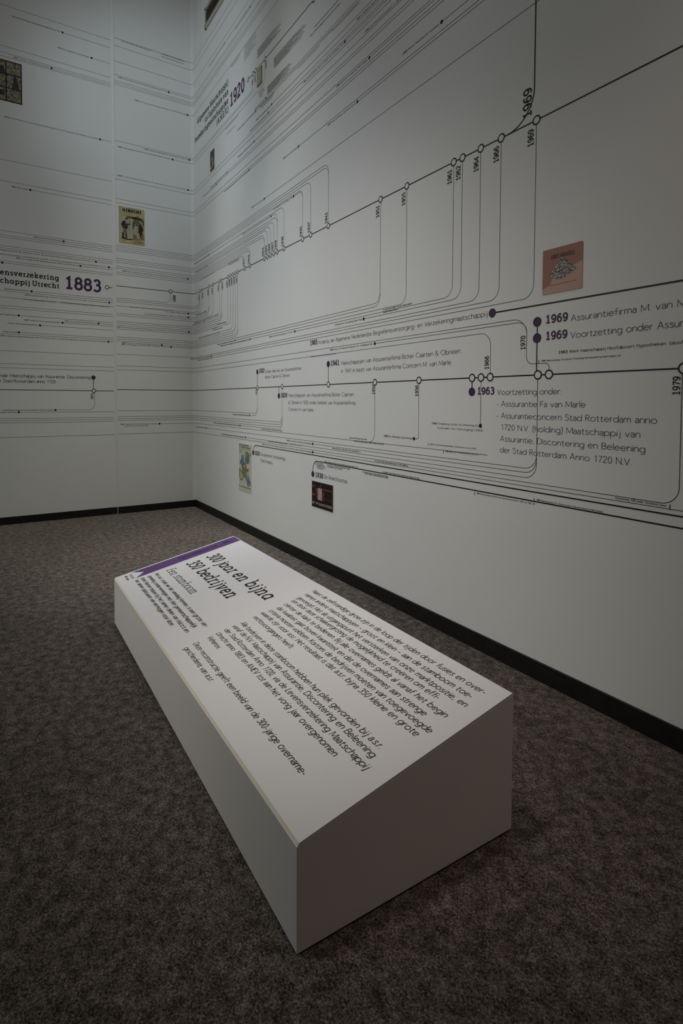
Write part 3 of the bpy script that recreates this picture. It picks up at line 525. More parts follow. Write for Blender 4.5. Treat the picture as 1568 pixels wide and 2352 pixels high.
    {'label': 'thin line from the upper dot right of the small framed document', 'segs': [(((1.8688, 3.645), (5.45, 3.645)), 0)], 'dot': (1.8688, 3.645), 'cap': ('-', 1.6595, 1.8518, 3.6401), 'group': 'thin printed lines running across both walls'},
    {'label': 'thin line from the dot below the small framed document, lower of two side by side', 'segs': [(((1.9807, 3.5471), (5.45, 3.5471)), 0)], 'dot': (1.9807, 3.5471), 'cap': ('-', 1.6798, 1.9637, 3.5421), 'group': 'thin printed lines running across both walls'},
    {'label': 'thin line from the dot closest below the purple 1920', 'segs': [(((1.6657, 3.6273), (5.45, 3.6273)), 0)], 'dot': (1.6657, 3.6273), 'cap': ('-', 1.2725, 1.6487, 3.6224), 'group': 'thin printed lines running across both walls'},
    {'label': 'thin line from the dot second from the bottom right of the portrait print', 'segs': [(((1.9214, 3.507), (5.45, 3.507)), 0)], 'dot': (1.9214, 3.507), 'cap': ('-', 1.5549, 1.9044, 3.502), 'group': 'thin printed lines running across both walls'},
    {'label': 'thin line from the dot level with the portrait print top, to its right', 'segs': [(((1.6348, 3.3878), (5.45, 3.3878)), 0)], 'dot': (1.6348, 3.3878), 'cap': ('-', 1.2779, 1.6178, 3.3828), 'group': 'thin printed lines running across both walls'},
    {'label': 'thin line from the dot ending a long caption dated 1907 under the top edge', 'segs': [(((3.0553, 3.4657), (5.45, 3.4657)), 0)], 'dot': (3.0553, 3.4657), 'cap': ("1950 Verzekeringsbureau Meyers en Haegen van 'Ons Belang' (1907)", 2.5111, 3.0383, 3.4607), 'group': 'thin printed lines running across both walls'},
    {'label': 'thin line from the upper of two dots below the portrait print', 'segs': [(((1.0137, 3.3441), (5.45, 3.3441)), 0)], 'dot': (1.0137, 3.3441), 'cap': ('-', 0.5521, 0.9967, 3.3392), 'group': 'thin printed lines running across both walls'},
    {'label': 'thin line from the lower of two dots below the portrait print', 'segs': [(((0.7215, 3.3241), (5.45, 3.3241)), 0)], 'dot': (0.7215, 3.3241), 'cap': ('-', 0.3272, 0.7045, 3.3191), 'group': 'thin printed lines running across both walls'},
    {'label': 'thin line from the dot captioned 1960 on the upper right wall', 'segs': [(((3.3258, 3.2297), (5.45, 3.2297)), 0)], 'dot': (3.3258, 3.2297), 'cap': ('1960 Interlloyd Verzekering Maatschappij', 2.9558, 3.3088, 3.2247), 'group': 'thin printed lines running across both walls'},
    {'label': 'thin line from the dot between the portrait print and the 1941 arch', 'segs': [(((1.5306, 3.1872), (5.45, 3.1872)), 0)], 'dot': (1.5306, 3.1872), 'cap': ('-', 0.9323, 1.5136, 3.1822), 'group': 'thin printed lines running across both walls'},
    {'label': 'thin line from the dot captioned 1959, rightmost dot near the top edge', 'segs': [(((3.952, 3.0881), (5.45, 3.0881)), 0)], 'dot': (3.952, 3.0881), 'cap': ('1959 Pierce National Life Insurance', 3.6394, 3.935, 3.0831), 'group': 'thin printed lines running across both walls'},
    {'label': 'thin line from the dot captioned 1939 above the 1941 arch', 'segs': [(((2.4349, 3.0468), (5.45, 3.0468)), 0)], 'dot': (2.4349, 3.0468), 'cap': ('1939 General Bank België', 2.1806, 2.4179, 3.0418), 'group': 'thin printed lines running across both walls'},
    {'label': 'thin line from the dot captioned 1957, directly under the 1960 one', 'segs': [(((3.2008, 3.0279), (5.45, 3.0279)), 0)], 'dot': (3.2008, 3.0279), 'cap': ('1957 American Bankers Insurance Group', 2.844, 3.1838, 3.0229), 'group': 'thin printed lines running across both walls'},
    {'label': 'lowest long diagonal thin line, from the dot captioned 1936 left of the 1941 arch', 'segs': [(((1.8414, 2.8473), (5.45, 2.8473)), 0)], 'dot': (1.8414, 2.8473), 'cap': ('1936 Brandwaarborg', 1.5759, 1.8244, 2.8424), 'group': 'thin printed lines running across both walls'},
    {'label': 'thin line from the dot inside the 1935 arch', 'segs': [(((2.3582, 2.7093), (2.5013, 2.7093), (2.5013, 2.3603)), 0.059)], 'dot': (2.3582, 2.7093), 'cap': ('(1912) Begrafenis Vereeniging Hulp', 1.9995, 2.3412, 2.7043), 'group': 'thin printed lines ending at nodes of the diagonal timeline'},
    {'label': 'thin line from the dot inside the 1930 arch, to the 1928 node', 'segs': [(((1.9672, 2.6698), (2.0829, 2.6698), (2.0829, 2.3603)), 0.059)], 'dot': (1.9672, 2.6698), 'cap': ('1891 De Eendracht Verzekering Maatschappij', 1.3764, 1.9502, 2.6649), 'group': 'thin printed lines ending at nodes of the diagonal timeline'},
    {'label': 'thin line from the dot close to the corner, higher of two, to the 1930 node', 'segs': [(((0.4879, 2.6845), (2.2009, 2.6845), (2.2009, 2.3603)), 0.059)], 'dot': (0.4879, 2.6845), 'cap': ('-', 0.0217, 0.4709, 2.6795), 'group': 'thin printed lines ending at nodes of the diagonal timeline'},
    {'label': 'thin line from the dot close to the corner, lower of two, to the 1925 node', 'segs': [(((0.4248, 2.5842), (1.9024, 2.5842), (1.9024, 2.3603)), 0.059)], 'dot': (0.4248, 2.5842), 'cap': ('-', 0.0726, 0.4078, 2.5792), 'group': 'thin printed lines ending at nodes of the diagonal timeline'},
    {'label': 'short thin line from the dot left of the 1898 upright', 'segs': [(((0.3659, 2.1196), (0.4885, 2.1196), (0.4885, 2.3603)), 0.059)], 'dot': (0.3659, 2.1196), 'cap': ('-', 0.0792, 0.3489, 2.1146), 'group': 'thin printed lines ending at nodes of the diagonal timeline'},
    {'label': 'short thin line from the dot under the 1900 upright, to the 1903 node', 'segs': [(((0.734, 2.0408), (0.7892, 2.0408), (0.7892, 2.3603)), 0.059)], 'dot': (0.734, 2.0408), 'cap': ('-', 0.0099, 0.717, 2.0358), 'group': 'thin printed lines ending at nodes of the diagonal timeline'},
    {'label': 'thin line from the dot close to the corner, to the 1904 node', 'segs': [(((0.3464, 2.0199), (0.8469, 2.0199), (0.8469, 2.3603)), 0.059)], 'dot': (0.3464, 2.0199), 'cap': ('-', -0.021, 0.3294, 2.0149), 'group': 'thin printed lines ending at nodes of the diagonal timeline'},
    {'label': 'thin line from the dot under the 1904 upright, to the 1909 node', 'segs': [(((0.765, 1.861), (1.1426, 1.861), (1.1426, 2.3603)), 0.059)], 'dot': (0.765, 1.861), 'cap': ('-', 0.1633, 0.748, 1.8561), 'group': 'thin printed lines ending at nodes of the diagonal timeline'},
    {'label': 'thin line from the dot under the 1910 upright, to the 1951 node', 'segs': [(((1.1987, 1.744), (3.4482, 1.744), (3.4482, 2.3603)), 0.059)], 'dot': (1.1987, 1.744), 'cap': ('-', 0.7266, 1.1817, 1.7391), 'group': 'thin printed lines ending at nodes of the diagonal timeline'},
    {'label': 'thin line from the dot right of the 1911 upright, to the 1955 node', 'segs': [(((1.5408, 1.7228), (3.6891, 1.7228), (3.6891, 2.3603)), 0.059)], 'dot': (1.5408, 1.7228), 'cap': ('-', 0.8121, 1.5238, 1.7178), 'group': 'thin printed lines ending at nodes of the diagonal timeline'},
    {'label': 'thin line from the dot captioned 1908, to the 1961 node', 'segs': [(((2.381, 1.7039), (4.0502, 1.7039), (4.0502, 2.3603)), 0.059)], 'dot': (2.381, 1.7039), 'cap': ('1908 Verzekering Maatschappij Al het de NS', 1.9327, 2.364, 1.699), 'group': 'thin printed lines ending at nodes of the diagonal timeline'},
    {'label': 'thin line from the right wall question mark caption to the 1962 node', 'segs': [(((3.2818, 1.6868), (4.1096, 1.6868), (4.1096, 2.3603)), 0.059)], 'dot': (3.2818, 1.6868), 'cap': ('? Begrafenis Vereniging Eigen Hulp', 2.9487, 3.2648, 1.6819), 'group': 'thin printed lines ending at nodes of the diagonal timeline'},
    {'label': 'thin line from the upper of two joined dots beside the corner, to the 1966 node', 'segs': [(((0.5574, 1.6437), (4.3495, 1.6437), (4.3495, 2.3603)), 0.059)], 'dot': (0.5574, 1.6437), 'cap': ('-', -0.0436, 0.5404, 1.6388), 'group': 'thin printed lines ending at nodes of the diagonal timeline'},
    {'label': 'thin line from the lower of two joined dots beside the corner, to the 1969 node', 'segs': [(((0.5571, 1.6231), (4.5385, 1.6231), (4.5385, 2.3603)), 0.059)], 'dot': (0.5571, 1.6231), 'cap': ('-', 0.1297, 0.5401, 1.6181), 'group': 'thin printed lines ending at nodes of the diagonal timeline'},
    {'label': 'thin line from the dot captioned 1958 under the long purple caption, to the 1970 step', 'segs': [(((3.3999, 1.5262), (4.5062, 1.5262), (4.5062, 1.343), (4.6219, 1.343), (4.6219, 1.2951)), (0.0472, 0.033, 0.02))], 'dot': (3.3999, 1.5262), 'cap': ("1958 Ass.mij. 'De Nieuwe Prudentia' (V.U. schadedochter)", 2.8832, 3.3829, 1.5213), 'group': 'thin printed lines ending at nodes of the level timeline'},
    {'label': 'short thin line from the dot under the 1922 node', 'segs': [(((1.5257, 1.055), (1.6976, 1.055), (1.6976, 1.2951)), 0.059)], 'dot': (1.5257, 1.055), 'cap': ('-', 1.1388, 1.5087, 1.0501), 'group': 'thin printed lines ending at nodes of the level timeline'},
    {'label': 'thin line from the dot left of the four lines into the 1928 node', 'segs': [(((1.3084, 0.9573), (2.1704, 0.9573), (2.1704, 1.2951)), 0.059)], 'dot': (1.3084, 0.9573), 'cap': ('-', 0.609, 1.2914, 0.9524), 'group': 'thin printed lines ending at nodes of the level timeline'},
    {'label': 'thin line from the dot nearest the corner below the level timeline, to node 1969', 'segs': [(((0.3885, 0.8949), (4.5671, 0.8949), (4.5671, 1.2951)), 0.059)], 'dot': (0.3885, 0.8949), 'cap': ('-', 0.0421, 0.3715, 0.8899), 'group': 'thin printed lines ending at nodes of the level timeline'},
    {'label': 'thin line from the dot captioned 1939, uppermost of three joined dots over the map poster', 'segs': [(((2.6546, 0.8764), (4.5671, 0.8764), (4.5671, 1.2951)), 0.059)], 'dot': (2.6546, 0.8764), 'cap': ('1939 Dordrechtse Verzekerings Maatschappij', 2.2456, 2.6376, 0.8715), 'group': 'thin printed lines ending at nodes of the level timeline'},
    {'label': 'thin line from the dot above the map poster, lowest into the 1969 node', 'segs': [(((1.4355, 0.8541), (4.5671, 0.8541), (4.5671, 1.2951)), 0.059)], 'dot': (1.4355, 0.8541), 'cap': ('-', 0.8383, 1.4185, 0.8491), 'group': 'thin printed lines ending at nodes of the level timeline'},
    {'label': 'thin line from the dot captioned 1938 right of the map poster', 'segs': [(((2.6549, 0.8169), (5.245, 0.8169), (5.245, 1.2951)), 0.059)], 'dot': (2.6549, 0.8169), 'cap': ('1938 Rotterdam Onderl. Hollandsche Maatschappij van Verzekering tegen Ziekenhuisverpleging', 1.794, 2.6379, 0.8119), 'group': 'thin printed lines ending at nodes of the level timeline'},
    {'label': 'short thin line from the dot captioned 1858, up to the 1956 node', 'segs': [(((3.767, 0.9792), (3.804, 0.9792), (3.804, 1.2951)), 0.012)], 'dot': (3.767, 0.9792), 'cap': ('1858 De Waerdye (oprichting)', 3.4937, 3.75, 0.9743), 'group': 'thin printed lines ending at nodes of the level timeline'},
    {'label': 'thin upright line from the 1950 node curving down to a level line', 'segs': [(((3.4037, 1.2951), (3.4037, 0.9334), (3.3237, 0.9334)), 0.059)], 'dot': None, 'cap': None, 'group': 'thin printed lines ending at nodes of the level timeline'},
    {'label': 'short upright line from the 1964 node down to a dot', 'segs': [(((4.248, 1.2951), (4.248, 1.0681)), 0)], 'dot': (4.248, 1.0681), 'cap': None, 'group': 'thin printed lines ending at nodes of the level timeline'},
]
SMALL = [
    ('1964 two-row caption left of its dot', [('1964 Onderling fonds tot Uitkering bij', None, 3.9066, 4.2343, 1.0633, 0.0101, 0.12, 'sans'), ('Overlijden "De Vooruitgang" (1893)', None, 3.9499, 4.2635, 1.0415, 0.0101, 0.12, 'sans')]),
    ('1983 caption below the two 1969 headings', [('1983 Werk maatschappij Hoofdpoort Hypotheken', None, 4.6648, 5.0887, 1.377, 0.0124, 0.12, 'sans'), ('(slooft)', None, 5.0996, 5.1573, 1.3768, 0.0124, 0.12, 'sans')]),
    ('tiny 1985 caption just right of the step beside the 1970 label', [('1985 Naamswijziging: Woudsend, Onderlinge Brandwaarborg-maatschappij van', None, 4.5828, 4.9295, 1.3495, 0.0073, 0.12, 'sans')]),
    ('small caption at the bottom right between the 1979 curve and the thick lines', [('Voortzetting 1978 onder: Woudsend Leven', None, 4.9182, 5.1036, 0.8222, 0.01, 0.09, 'sans')]),
    ('tiny 1984 caption hanging under the lower thick line', [('1984 Naamswijziging Amersfoortse Alg. Verzekering Mij, "WBK van 1938", NV', None, 4.2289, 4.5639, 0.743, 0.0073, 0.12, 'sans')]),
    ('tiny 1985 caption standing on the lower thick line', [('1985 Naamswijziging N.V. Amersfoortse Levensverzekering Maatschappij', None, 4.5708, 4.8735, 0.7628, 0.0073, 0.12, 'sans')]),
    ('tiny two-row caption above the end of the fading level line', [('(1977) Levensverzekeringsmaatschappij "Zekerheid door voorzorg" (1892)', None, 3.8953, 4.2232, 0.9544, 0.0073, 0.12, 'sans'), ('(1960-1961) Asfgv n.v. Hypotheekbedrijf (1932-1931)', None, 4.0115, 4.2359, 0.9265, 0.0073, 0.12, 'sans')]),
    ('1950 caption cut by the top picture edge', [('1950 NV Verzekering Maatschappij', None, 3.1882, 3.427, 3.5198, 0.0112, 0.12, 'sans')]),
    ('1958 caption near the top picture edge, ending beyond it', [('1958 Interfinancial Corporation - Liver', None, 3.2775, 3.6057, 3.3981, 0.0112, 0.12, 'sans')]),
    ('second row of the 1885 caption beside the corner', [('Begrafenisvereeniging (1880)', None, -0.7467, -0.5018, 0.9115, 0.0101, 0.12, 'sans')]),
]
GREEK = [
    ('grey paragraph of tiny print left of the diagonal line, first from the heading', [(1.4315, 1.6253, 4.2809, 0.0061), (1.4315, 1.6872, 4.2657, 0.0061), (1.4315, 1.6576, 4.2506, 0.0061), (1.4315, 1.7007, 4.2354, 0.0061), (1.4315, 1.593, 4.2203, 0.0061), (1.4315, 1.6738, 4.2051, 0.0061), (1.4315, 1.6415, 4.19, 0.0061), (1.4315, 1.6926, 4.1748, 0.0061), (1.4315, 1.5661, 4.1597, 0.0061)]),
    ('grey paragraph of tiny print left of the diagonal line, second from the heading', [(1.7087, 2.0302, 4.1042, 0.0061), (1.7087, 2.1329, 4.0947, 0.0061), (1.7087, 2.0838, 4.0852, 0.0061), (1.7087, 2.1552, 4.0757, 0.0061), (1.7087, 1.9766, 4.0662, 0.0061), (1.7087, 2.1105, 4.0567, 0.0061), (1.7087, 2.057, 4.0471, 0.0061), (1.7087, 2.1418, 4.0376, 0.0061)]),
    ('grey paragraph of tiny print right of the 1920 timeline, with clear rows', [(2.0248, 2.4017, 3.8773, 0.0061), (2.0248, 2.5221, 3.869, 0.0061), (2.0248, 2.4645, 3.8607, 0.0061), (2.0248, 2.5483, 3.8524, 0.0061), (2.0248, 2.3389, 3.8442, 0.0061), (2.0248, 2.4959, 3.8359, 0.0061), (2.0248, 2.4331, 3.8276, 0.0061), (2.0248, 2.5326, 3.8194, 0.0061), (2.0248, 2.2866, 3.8111, 0.0061), (2.0248, 2.4855, 3.8028, 0.0061)]),
    ('pale grey paragraph of tiny print right of the small framed document', [(1.9038, 2.1996, 3.7148, 0.0061), (1.9038, 2.2942, 3.7082, 0.0061), (1.9038, 2.249, 3.7015, 0.0061), (1.9038, 2.3147, 3.6949, 0.0061), (1.9038, 2.1503, 3.6883, 0.0061), (1.9038, 2.2736, 3.6816, 0.0061), (1.9038, 2.2243, 3.675, 0.0061), (1.9038, 2.3024, 3.6684, 0.0061), (1.9038, 2.1092, 3.6618, 0.0061), (1.9038, 2.2654, 3.6551, 0.0061)]),
    ('tiny grey print along the line above the purple 1920 heading', [(1.113, 1.3426, 4.2702, 0.0061), (1.1344, 1.302, 4.2524, 0.0061)]),
    ('tiny print hugging two lines left of the 1950 caption', [(2.6666, 2.977, 3.7668, 0.0061), (2.6054, 2.8019, 3.7369, 0.0061), (2.7442, 3.0085, 3.7351, 0.0061)]),
    ('tiny print hugging the line pair right of the grey paragraphs', [(2.4181, 2.7448, 3.6085, 0.0061), (2.9031, 3.2168, 3.6109, 0.0061), (2.7623, 2.9139, 3.624, 0.0061)]),
    ('tiny print below the small framed document', [(1.725, 1.8371, 3.7415, 0.0061), (1.7424, 1.8539, 3.7179, 0.0061), (1.7598, 1.82, 3.6989, 0.0061)]),
    ('tiny print under the dot closest below the purple 1920', [(1.7595, 2.0324, 3.6186, 0.0061), (1.7855, 2.0166, 3.6012, 0.0061)]),
    ('tiny print below the letters A.M.E.V. in the heading', [(0.9635, 1.2982, 3.7554, 0.0061), (0.997, 1.2148, 3.6956, 0.0061)]),
    ('tiny print under the 1917 arch', [(1.0243, 1.3194, 2.4788, 0.0061), (1.0522, 1.3091, 2.4632, 0.0061), (0.2171, 0.6228, 2.4749, 0.0061)]),
    ('tiny print left of the 1907 upright', [(0.7041, 0.9677, 1.9385, 0.0061), (0.5637, 0.7534, 1.9132, 0.0061), (0.5894, 0.8856, 1.8948, 0.0061)]),
    ('tiny two-row print standing on a line right of the 1955 upright', [(3.4798, 3.7448, 1.7109, 0.0061), (3.4799, 3.6205, 1.6969, 0.0061)]),
    ('tiny print under the line left of the purple 1941', [(2.6225, 2.9728, 1.4949, 0.0061)]),
    ('tiny print on a line left of the 1928 upright', [(1.7724, 2.1803, 0.9424, 0.0061)]),
    ('tiny print between two lines right of the map poster', [(1.91, 2.2677, 0.8464, 0.0061), (2.297, 2.4945, 0.849, 0.0061)]),
    ('tiny print at the foot of the 1950 upright', [(3.1269, 3.3243, 0.9439, 0.0061), (3.1817, 3.4984, 0.9267, 0.0061)]),
    ('tiny print on the third line above the thick lines', [(2.921, 3.2566, 0.8622, 0.0061), (3.4075, 3.719, 0.8218, 0.0061)]),
    ('tiny print above the thick line that starts at 1938', [(2.8187, 3.2297, 0.7619, 0.0061), (3.4846, 3.8248, 0.7627, 0.0061)]),
    ('tiny print block tucked under the curve above 1938', [(2.6963, 2.8042, 0.7425, 0.0061), (2.6963, 2.823, 0.7305, 0.0061), (2.7173, 2.8365, 0.7193, 0.0061), (2.7173, 2.8073, 0.7071, 0.0061), (2.856, 3.1382, 0.743, 0.0061), (2.8561, 3.0468, 0.7315, 0.0061)]),
    ('tiny two-row print under the thick line right of 1938', [(3.2806, 3.5403, 0.7414, 0.0061), (3.3051, 3.5405, 0.733, 0.0061)]),
    ('faint tiny print along the line under the purple 1883', [(-1.6418, -1.3656, 2.1344, 0.0061), (-1.3314, -0.8745, 2.1345, 0.0061)]),
    ('faint tiny print along the line under the 1888 node', [(-0.685, -0.2196, 2.1537, 0.0061)]),
    ('faint tiny print under the highest line beside the corner', [(-0.7392, -0.4276, 4.8372, 0.0061), (-0.3378, -0.083, 4.8408, 0.0061), (-0.338, -0.0832, 4.8134, 0.0061)]),
]
PICS = {'utrecht': (-0.7805, -0.5246, 2.8031, 3.1778), 'glass': (-1.9536, -1.6276, 3.9523, 4.323), 'map': (1.2853, 1.5658, 0.3657, 0.7977), 'radio': (2.6467, 2.9333, 0.4304, 0.6128), 'ardanta': (4.5831, 4.7674, 1.6244, 1.8072), 'document': (1.706, 1.8026, 3.8028, 3.9415), 'portrait': (0.5482, 0.6642, 3.499, 3.6998)}
PLTEXT = [
    ('heading', '300 jaar en bijna', 0.1525, 0.9291, 0.4423, 0, 0.135, 'slabi'),
    ('heading', '350 bedrijven', 0.1474, 0.7685, 0.333, 0, 0.135, 'slabi'),
    ('subheading', 'Een stamboom', 0.1404, 0.5687, 0.2309, 0, 0.08, 'slabi'),
    ('intro', 'Het a.s.r. zoals we dat vandaag kennen, is een grote ver-', 0.1316, 0.9377, 0.173, 0, 0.14, 'sansi'),
    ('intro', 'zameling ondernemingen met één gemeenschappelijk', 0.1297, 0.8996, 0.1369, 0, 0.14, 'sansi'),
    ('intro', "doel: klanten helpen bij het samen delen van risico's en", 0.1226, 0.9131, 0.103, 0, 0.14, 'sansi'),
    ('intro', 'het samen opbouwen van vermogen voor later.', 0.1244, 0.8073, 0.0732, 0, 0.14, 'sansi'),
    ('paragraph1', 'Naast de zelfstandige groei zijn in de loop der tijden door fusies en over-', 1.0235, 1.9951, 0.6165, 0, 0.1, 'sansi'),
    ('paragraph1', 'names andere maatschappijen – groot en klein – aan de stamboom toe-', 1.0237, 1.9802, 0.5798, 0, 0.1, 'sansi'),
    ('paragraph1', 'gevoegd. Met als uitgangspunt het versterken van onze marktpositie, en', 1.0225, 1.995, 0.5449, 0, 0.1, 'sansi'),
    ('paragraph1', 'om door deze schaalvergroting de mogelijkheid te creëren om effi-', 1.0258, 1.9167, 0.5144, 0, 0.1, 'sansi'),
    ('paragraph1', 'ciënter de klant te bedienen. Bij alle overnames geldt al vanaf het begin', 1.0274, 1.9863, 0.4792, 0, 0.1, 'sansi'),
    ('paragraph1', 'dat kwaliteit gaat boven kwantiteit en dat de overnames aan strenge', 1.0301, 1.9426, 0.4444, 0, 0.1, 'sansi'),
    ('paragraph1', 'criteria moeten voldoen. Kortom: de bedrijven moeten van toegevoegde', 1.0259, 2.0009, 0.4115, 0, 0.1, 'sansi'),
    ('paragraph1', 'waarde zijn voor a.s.r. Het resultaat is dat a.s.r. bijna 350 kleine en grote', 1.0138, 1.9857, 0.3801, 0, 0.1, 'sansi'),
    ('paragraph1', 'rechtsvoorgangers heeft.', 1.0206, 1.3529, 0.3434, 0, 0.1, 'sansi'),
    ('paragraph2', 'Alle bedrijven in deze stamboom hebben hun plek gevonden bij a.s.r.', 1.0249, 1.9538, 0.2871, 0, 0.1, 'sansi'),
    ('paragraph2', 'vanaf de N.V. Maatschappij van Assurantie, Discontering en Beleening', 1.0192, 1.9633, 0.2556, 0, 0.1, 'sansi'),
    ('paragraph2', 'der Stad Rotterdam Anno 1720, via de Levensverzekering Maatschappij', 1.0201, 1.9844, 0.2211, 0, 0.1, 'sansi'),
    ('paragraph2', 'Utrecht anno 1883 en AMEV tot aan het vorig jaar overgenomen', 1.0213, 1.8922, 0.1874, 0, 0.1, 'sansi'),
    ('paragraph2', 'Veherex.', 1.0218, 1.1395, 0.1524, 0, 0.1, 'sansi'),
    ('paragraph3', 'Deze reconstructie geeft een beeld van de 300-jarige overname-', 1.0228, 1.8892, 0.0971, 0, 0.1, 'sansi'),
    ('paragraph3', 'geschiedenis van a.s.r.', 1.0248, 1.3197, 0.0604, 0, 0.1, 'sansi'),
    ('corner', '300 jaar', 0.0056, 0.0896, 0.0458, 0, 0.18, 'sansi'),
    ('corner', '1720-2020', 0.0047, 0.0879, 0.0689, 0, 0.1, 'sansi'),
]


TH = 0.00248; T = 0.00590; NR = .0205; NT = .0062
CY_ = .0366
def lettering(items, m, name, parent, label=None, off=.0009):
    for (s, fit, w0, w1, z, cap, wt, style) in items:      # every row of lettering is a part of its own
        pr = Print(off=off); put_text(pr, s, w0, w1, z, cap, wt, style, fit)
        o = pr.build(name, m, parent)
        if label: o['label'] = label
def year_up(pr, s, w, z0, z1, cap, wt=.15):
    put_text(pr, s, z0, z1, 0, cap, wt, 'slab', None, place=lambda a, b: (w - b, a))
def node(u, z, parent, r=NR):
    pr = Print(off=.0013); pr.ring(u, z, r, NT * r / NR)
    o = pr.build('node', M['ink'], parent)
    p2 = Print(off=.0011); p2.disc(u, z, r - NT * r / NR * .5); p2.build('node_centre', M['white'], o)
def event_dot(u, z, parent, r=NR):
    pr = Print(off=.0015); pr.ring(u, z, r, NT * .62); o = pr.build('event_dot', M['ink'], parent)
    p2 = Print(off=.0011); p2.disc(u, z, r - NT * .3); p2.build('dot_centre', M['purple'], o); o['label'] = 'purple dot with a black rim'
def line_part(name, segs, width, parent, m, off=.0006):
    pr = Print(off=off)
    for pts, rad in segs: pr.ribbon(path(pts, rad), width)
    return pr.build(name, m, parent)

# ------------------------------------------------------------------ the thick timelines
def year_parts(labs, parent):
    for (s, w, z0, z1, cap) in labs:
        pr = Print(off=.0009); year_up(pr, s, w, z0, z1, cap); pr.build('year_lettering', M['ink'], parent)

tl = thing('timeline', 'thick diagonal black timeline with many open nodes, starting at the purple 1883', 'timeline', 'thick printed timelines')
u0, zl = (-0.8986, 2.3364)
line_part('line', [([(u0, zl), (WJ - .022, zl)], 0), ([(WJ + .006, Z1883), (5.45, Z1883)], 0)], T, tl, M['ink'])
line_part('branch_line', [([(U1883[1969] - .23, Z1883), (4.5251, Z1883), (4.5251, HC - .02)], .14)], T, tl, M['ink'])
node(u0, zl, tl); node(U1888, Z1883, tl)
for k in U1883: node(U1883[k], Z1883, tl, NR * .98)
year_parts(LAB1883, tl)
lettering(HEAD1883, M['ink'], 'heading_lettering', tl, 'black slab serif lettering')
lettering([Y1883], M['purple'], 'start_year_lettering', tl, 'large purple 1883')

tl = thing('timeline', 'thick level black timeline with open nodes 1922 to 1979 and purple event captions', 'timeline', 'thick printed timelines')
u0, zl = (-1.0352, 1.2789)
line_part('line', [([(-2.0325, zl), (WJ - .022, zl)], 0), ([(WJ + .006, Z1720), (5.45, Z1720)], 0)], T, tl, M['ink'])
node(u0, zl, tl)
for k in U1720: node(U1720[k], Z1720, tl)
def stem(u, za, zb): line_part('stem', [([(u, za), (u, zb)], 0)], T * .9, tl, M['ink'], .0007)
for (u, z, zn) in EVENTS:
    stem(u, z, zn); event_dot(u, z, tl)
year_parts(LAB1720, tl)
for k, its in EV1720:
    lettering(its[:1], M['purple'], 'event_year_lettering', tl, 'purple year ' + its[0][0])
    lettering(its[1:], M['plum'], 'caption_lettering', tl)
lettering(TXT1720, M['plum'], 'caption_lettering', tl)

tl = thing('timeline', 'thick black timeline high on the right wall, starting at the large purple 1920', 'timeline', 'thick printed timelines')
line_part('line', [([(U1920[0], Z1920), (4.4, Z1920)], 0)], T, tl, M['ink'])
for u in U1920: node(u, Z1920, tl)
year_parts(LAB1920, tl)
lettering(HEAD1920, M['ink'], 'heading_lettering', tl, 'black slab serif lettering')
lettering([Y1920], M['purple'], 'start_year_lettering', tl, 'large purple 1920')

tl = thing('timeline', 'thick black line starting at the purple dot ending the long 1965 caption', 'timeline', 'thick printed timelines')
u, z = (4.3119, 1.5877)
line_part('line', [([(u, z), (5.45, z)], 0)], T * 1.12, tl, M['ink']); event_dot(u, z, tl)
lettering(EV['1965'][:1], M['purple'], 'event_year_lettering', tl, 'purple year 1965'); lettering(EV['1965'][1:], M['plum'], 'caption_lettering', tl)

tl = thing('timeline', 'thick black line starting at the purple 1920 dot beside the map poster', 'timeline', 'thick printed timelines')
u, z = (1.6077, 0.7316)
line_part('line', [([(u, z), (u, 0.7974), (5.45, 0.7974)], .06)], T, tl, M['ink']); event_dot(u, z, tl)
lettering(EV['1920'][:1], M['purple'], 'event_year_lettering', tl, 'purple year 1920'); lettering(EV['1920'][1:], M['plum'], 'caption_lettering', tl)

tl = thing('timeline', 'lowest thick black line, starting at the purple 1938 dot above the black and red print', 'timeline', 'thick printed timelines')
u, z = (2.6587, 0.6611)
line_part('line', [([(u, z), (u, 0.7578), (5.45, 0.7578)], .06)], T, tl, M['ink']); event_dot(u, z, tl)
lettering(EV['1938'][:1], M['purple'], 'event_year_lettering', tl, 'purple year 1938'); lettering(EV['1938'][1:], M['plum'], 'caption_lettering', tl)

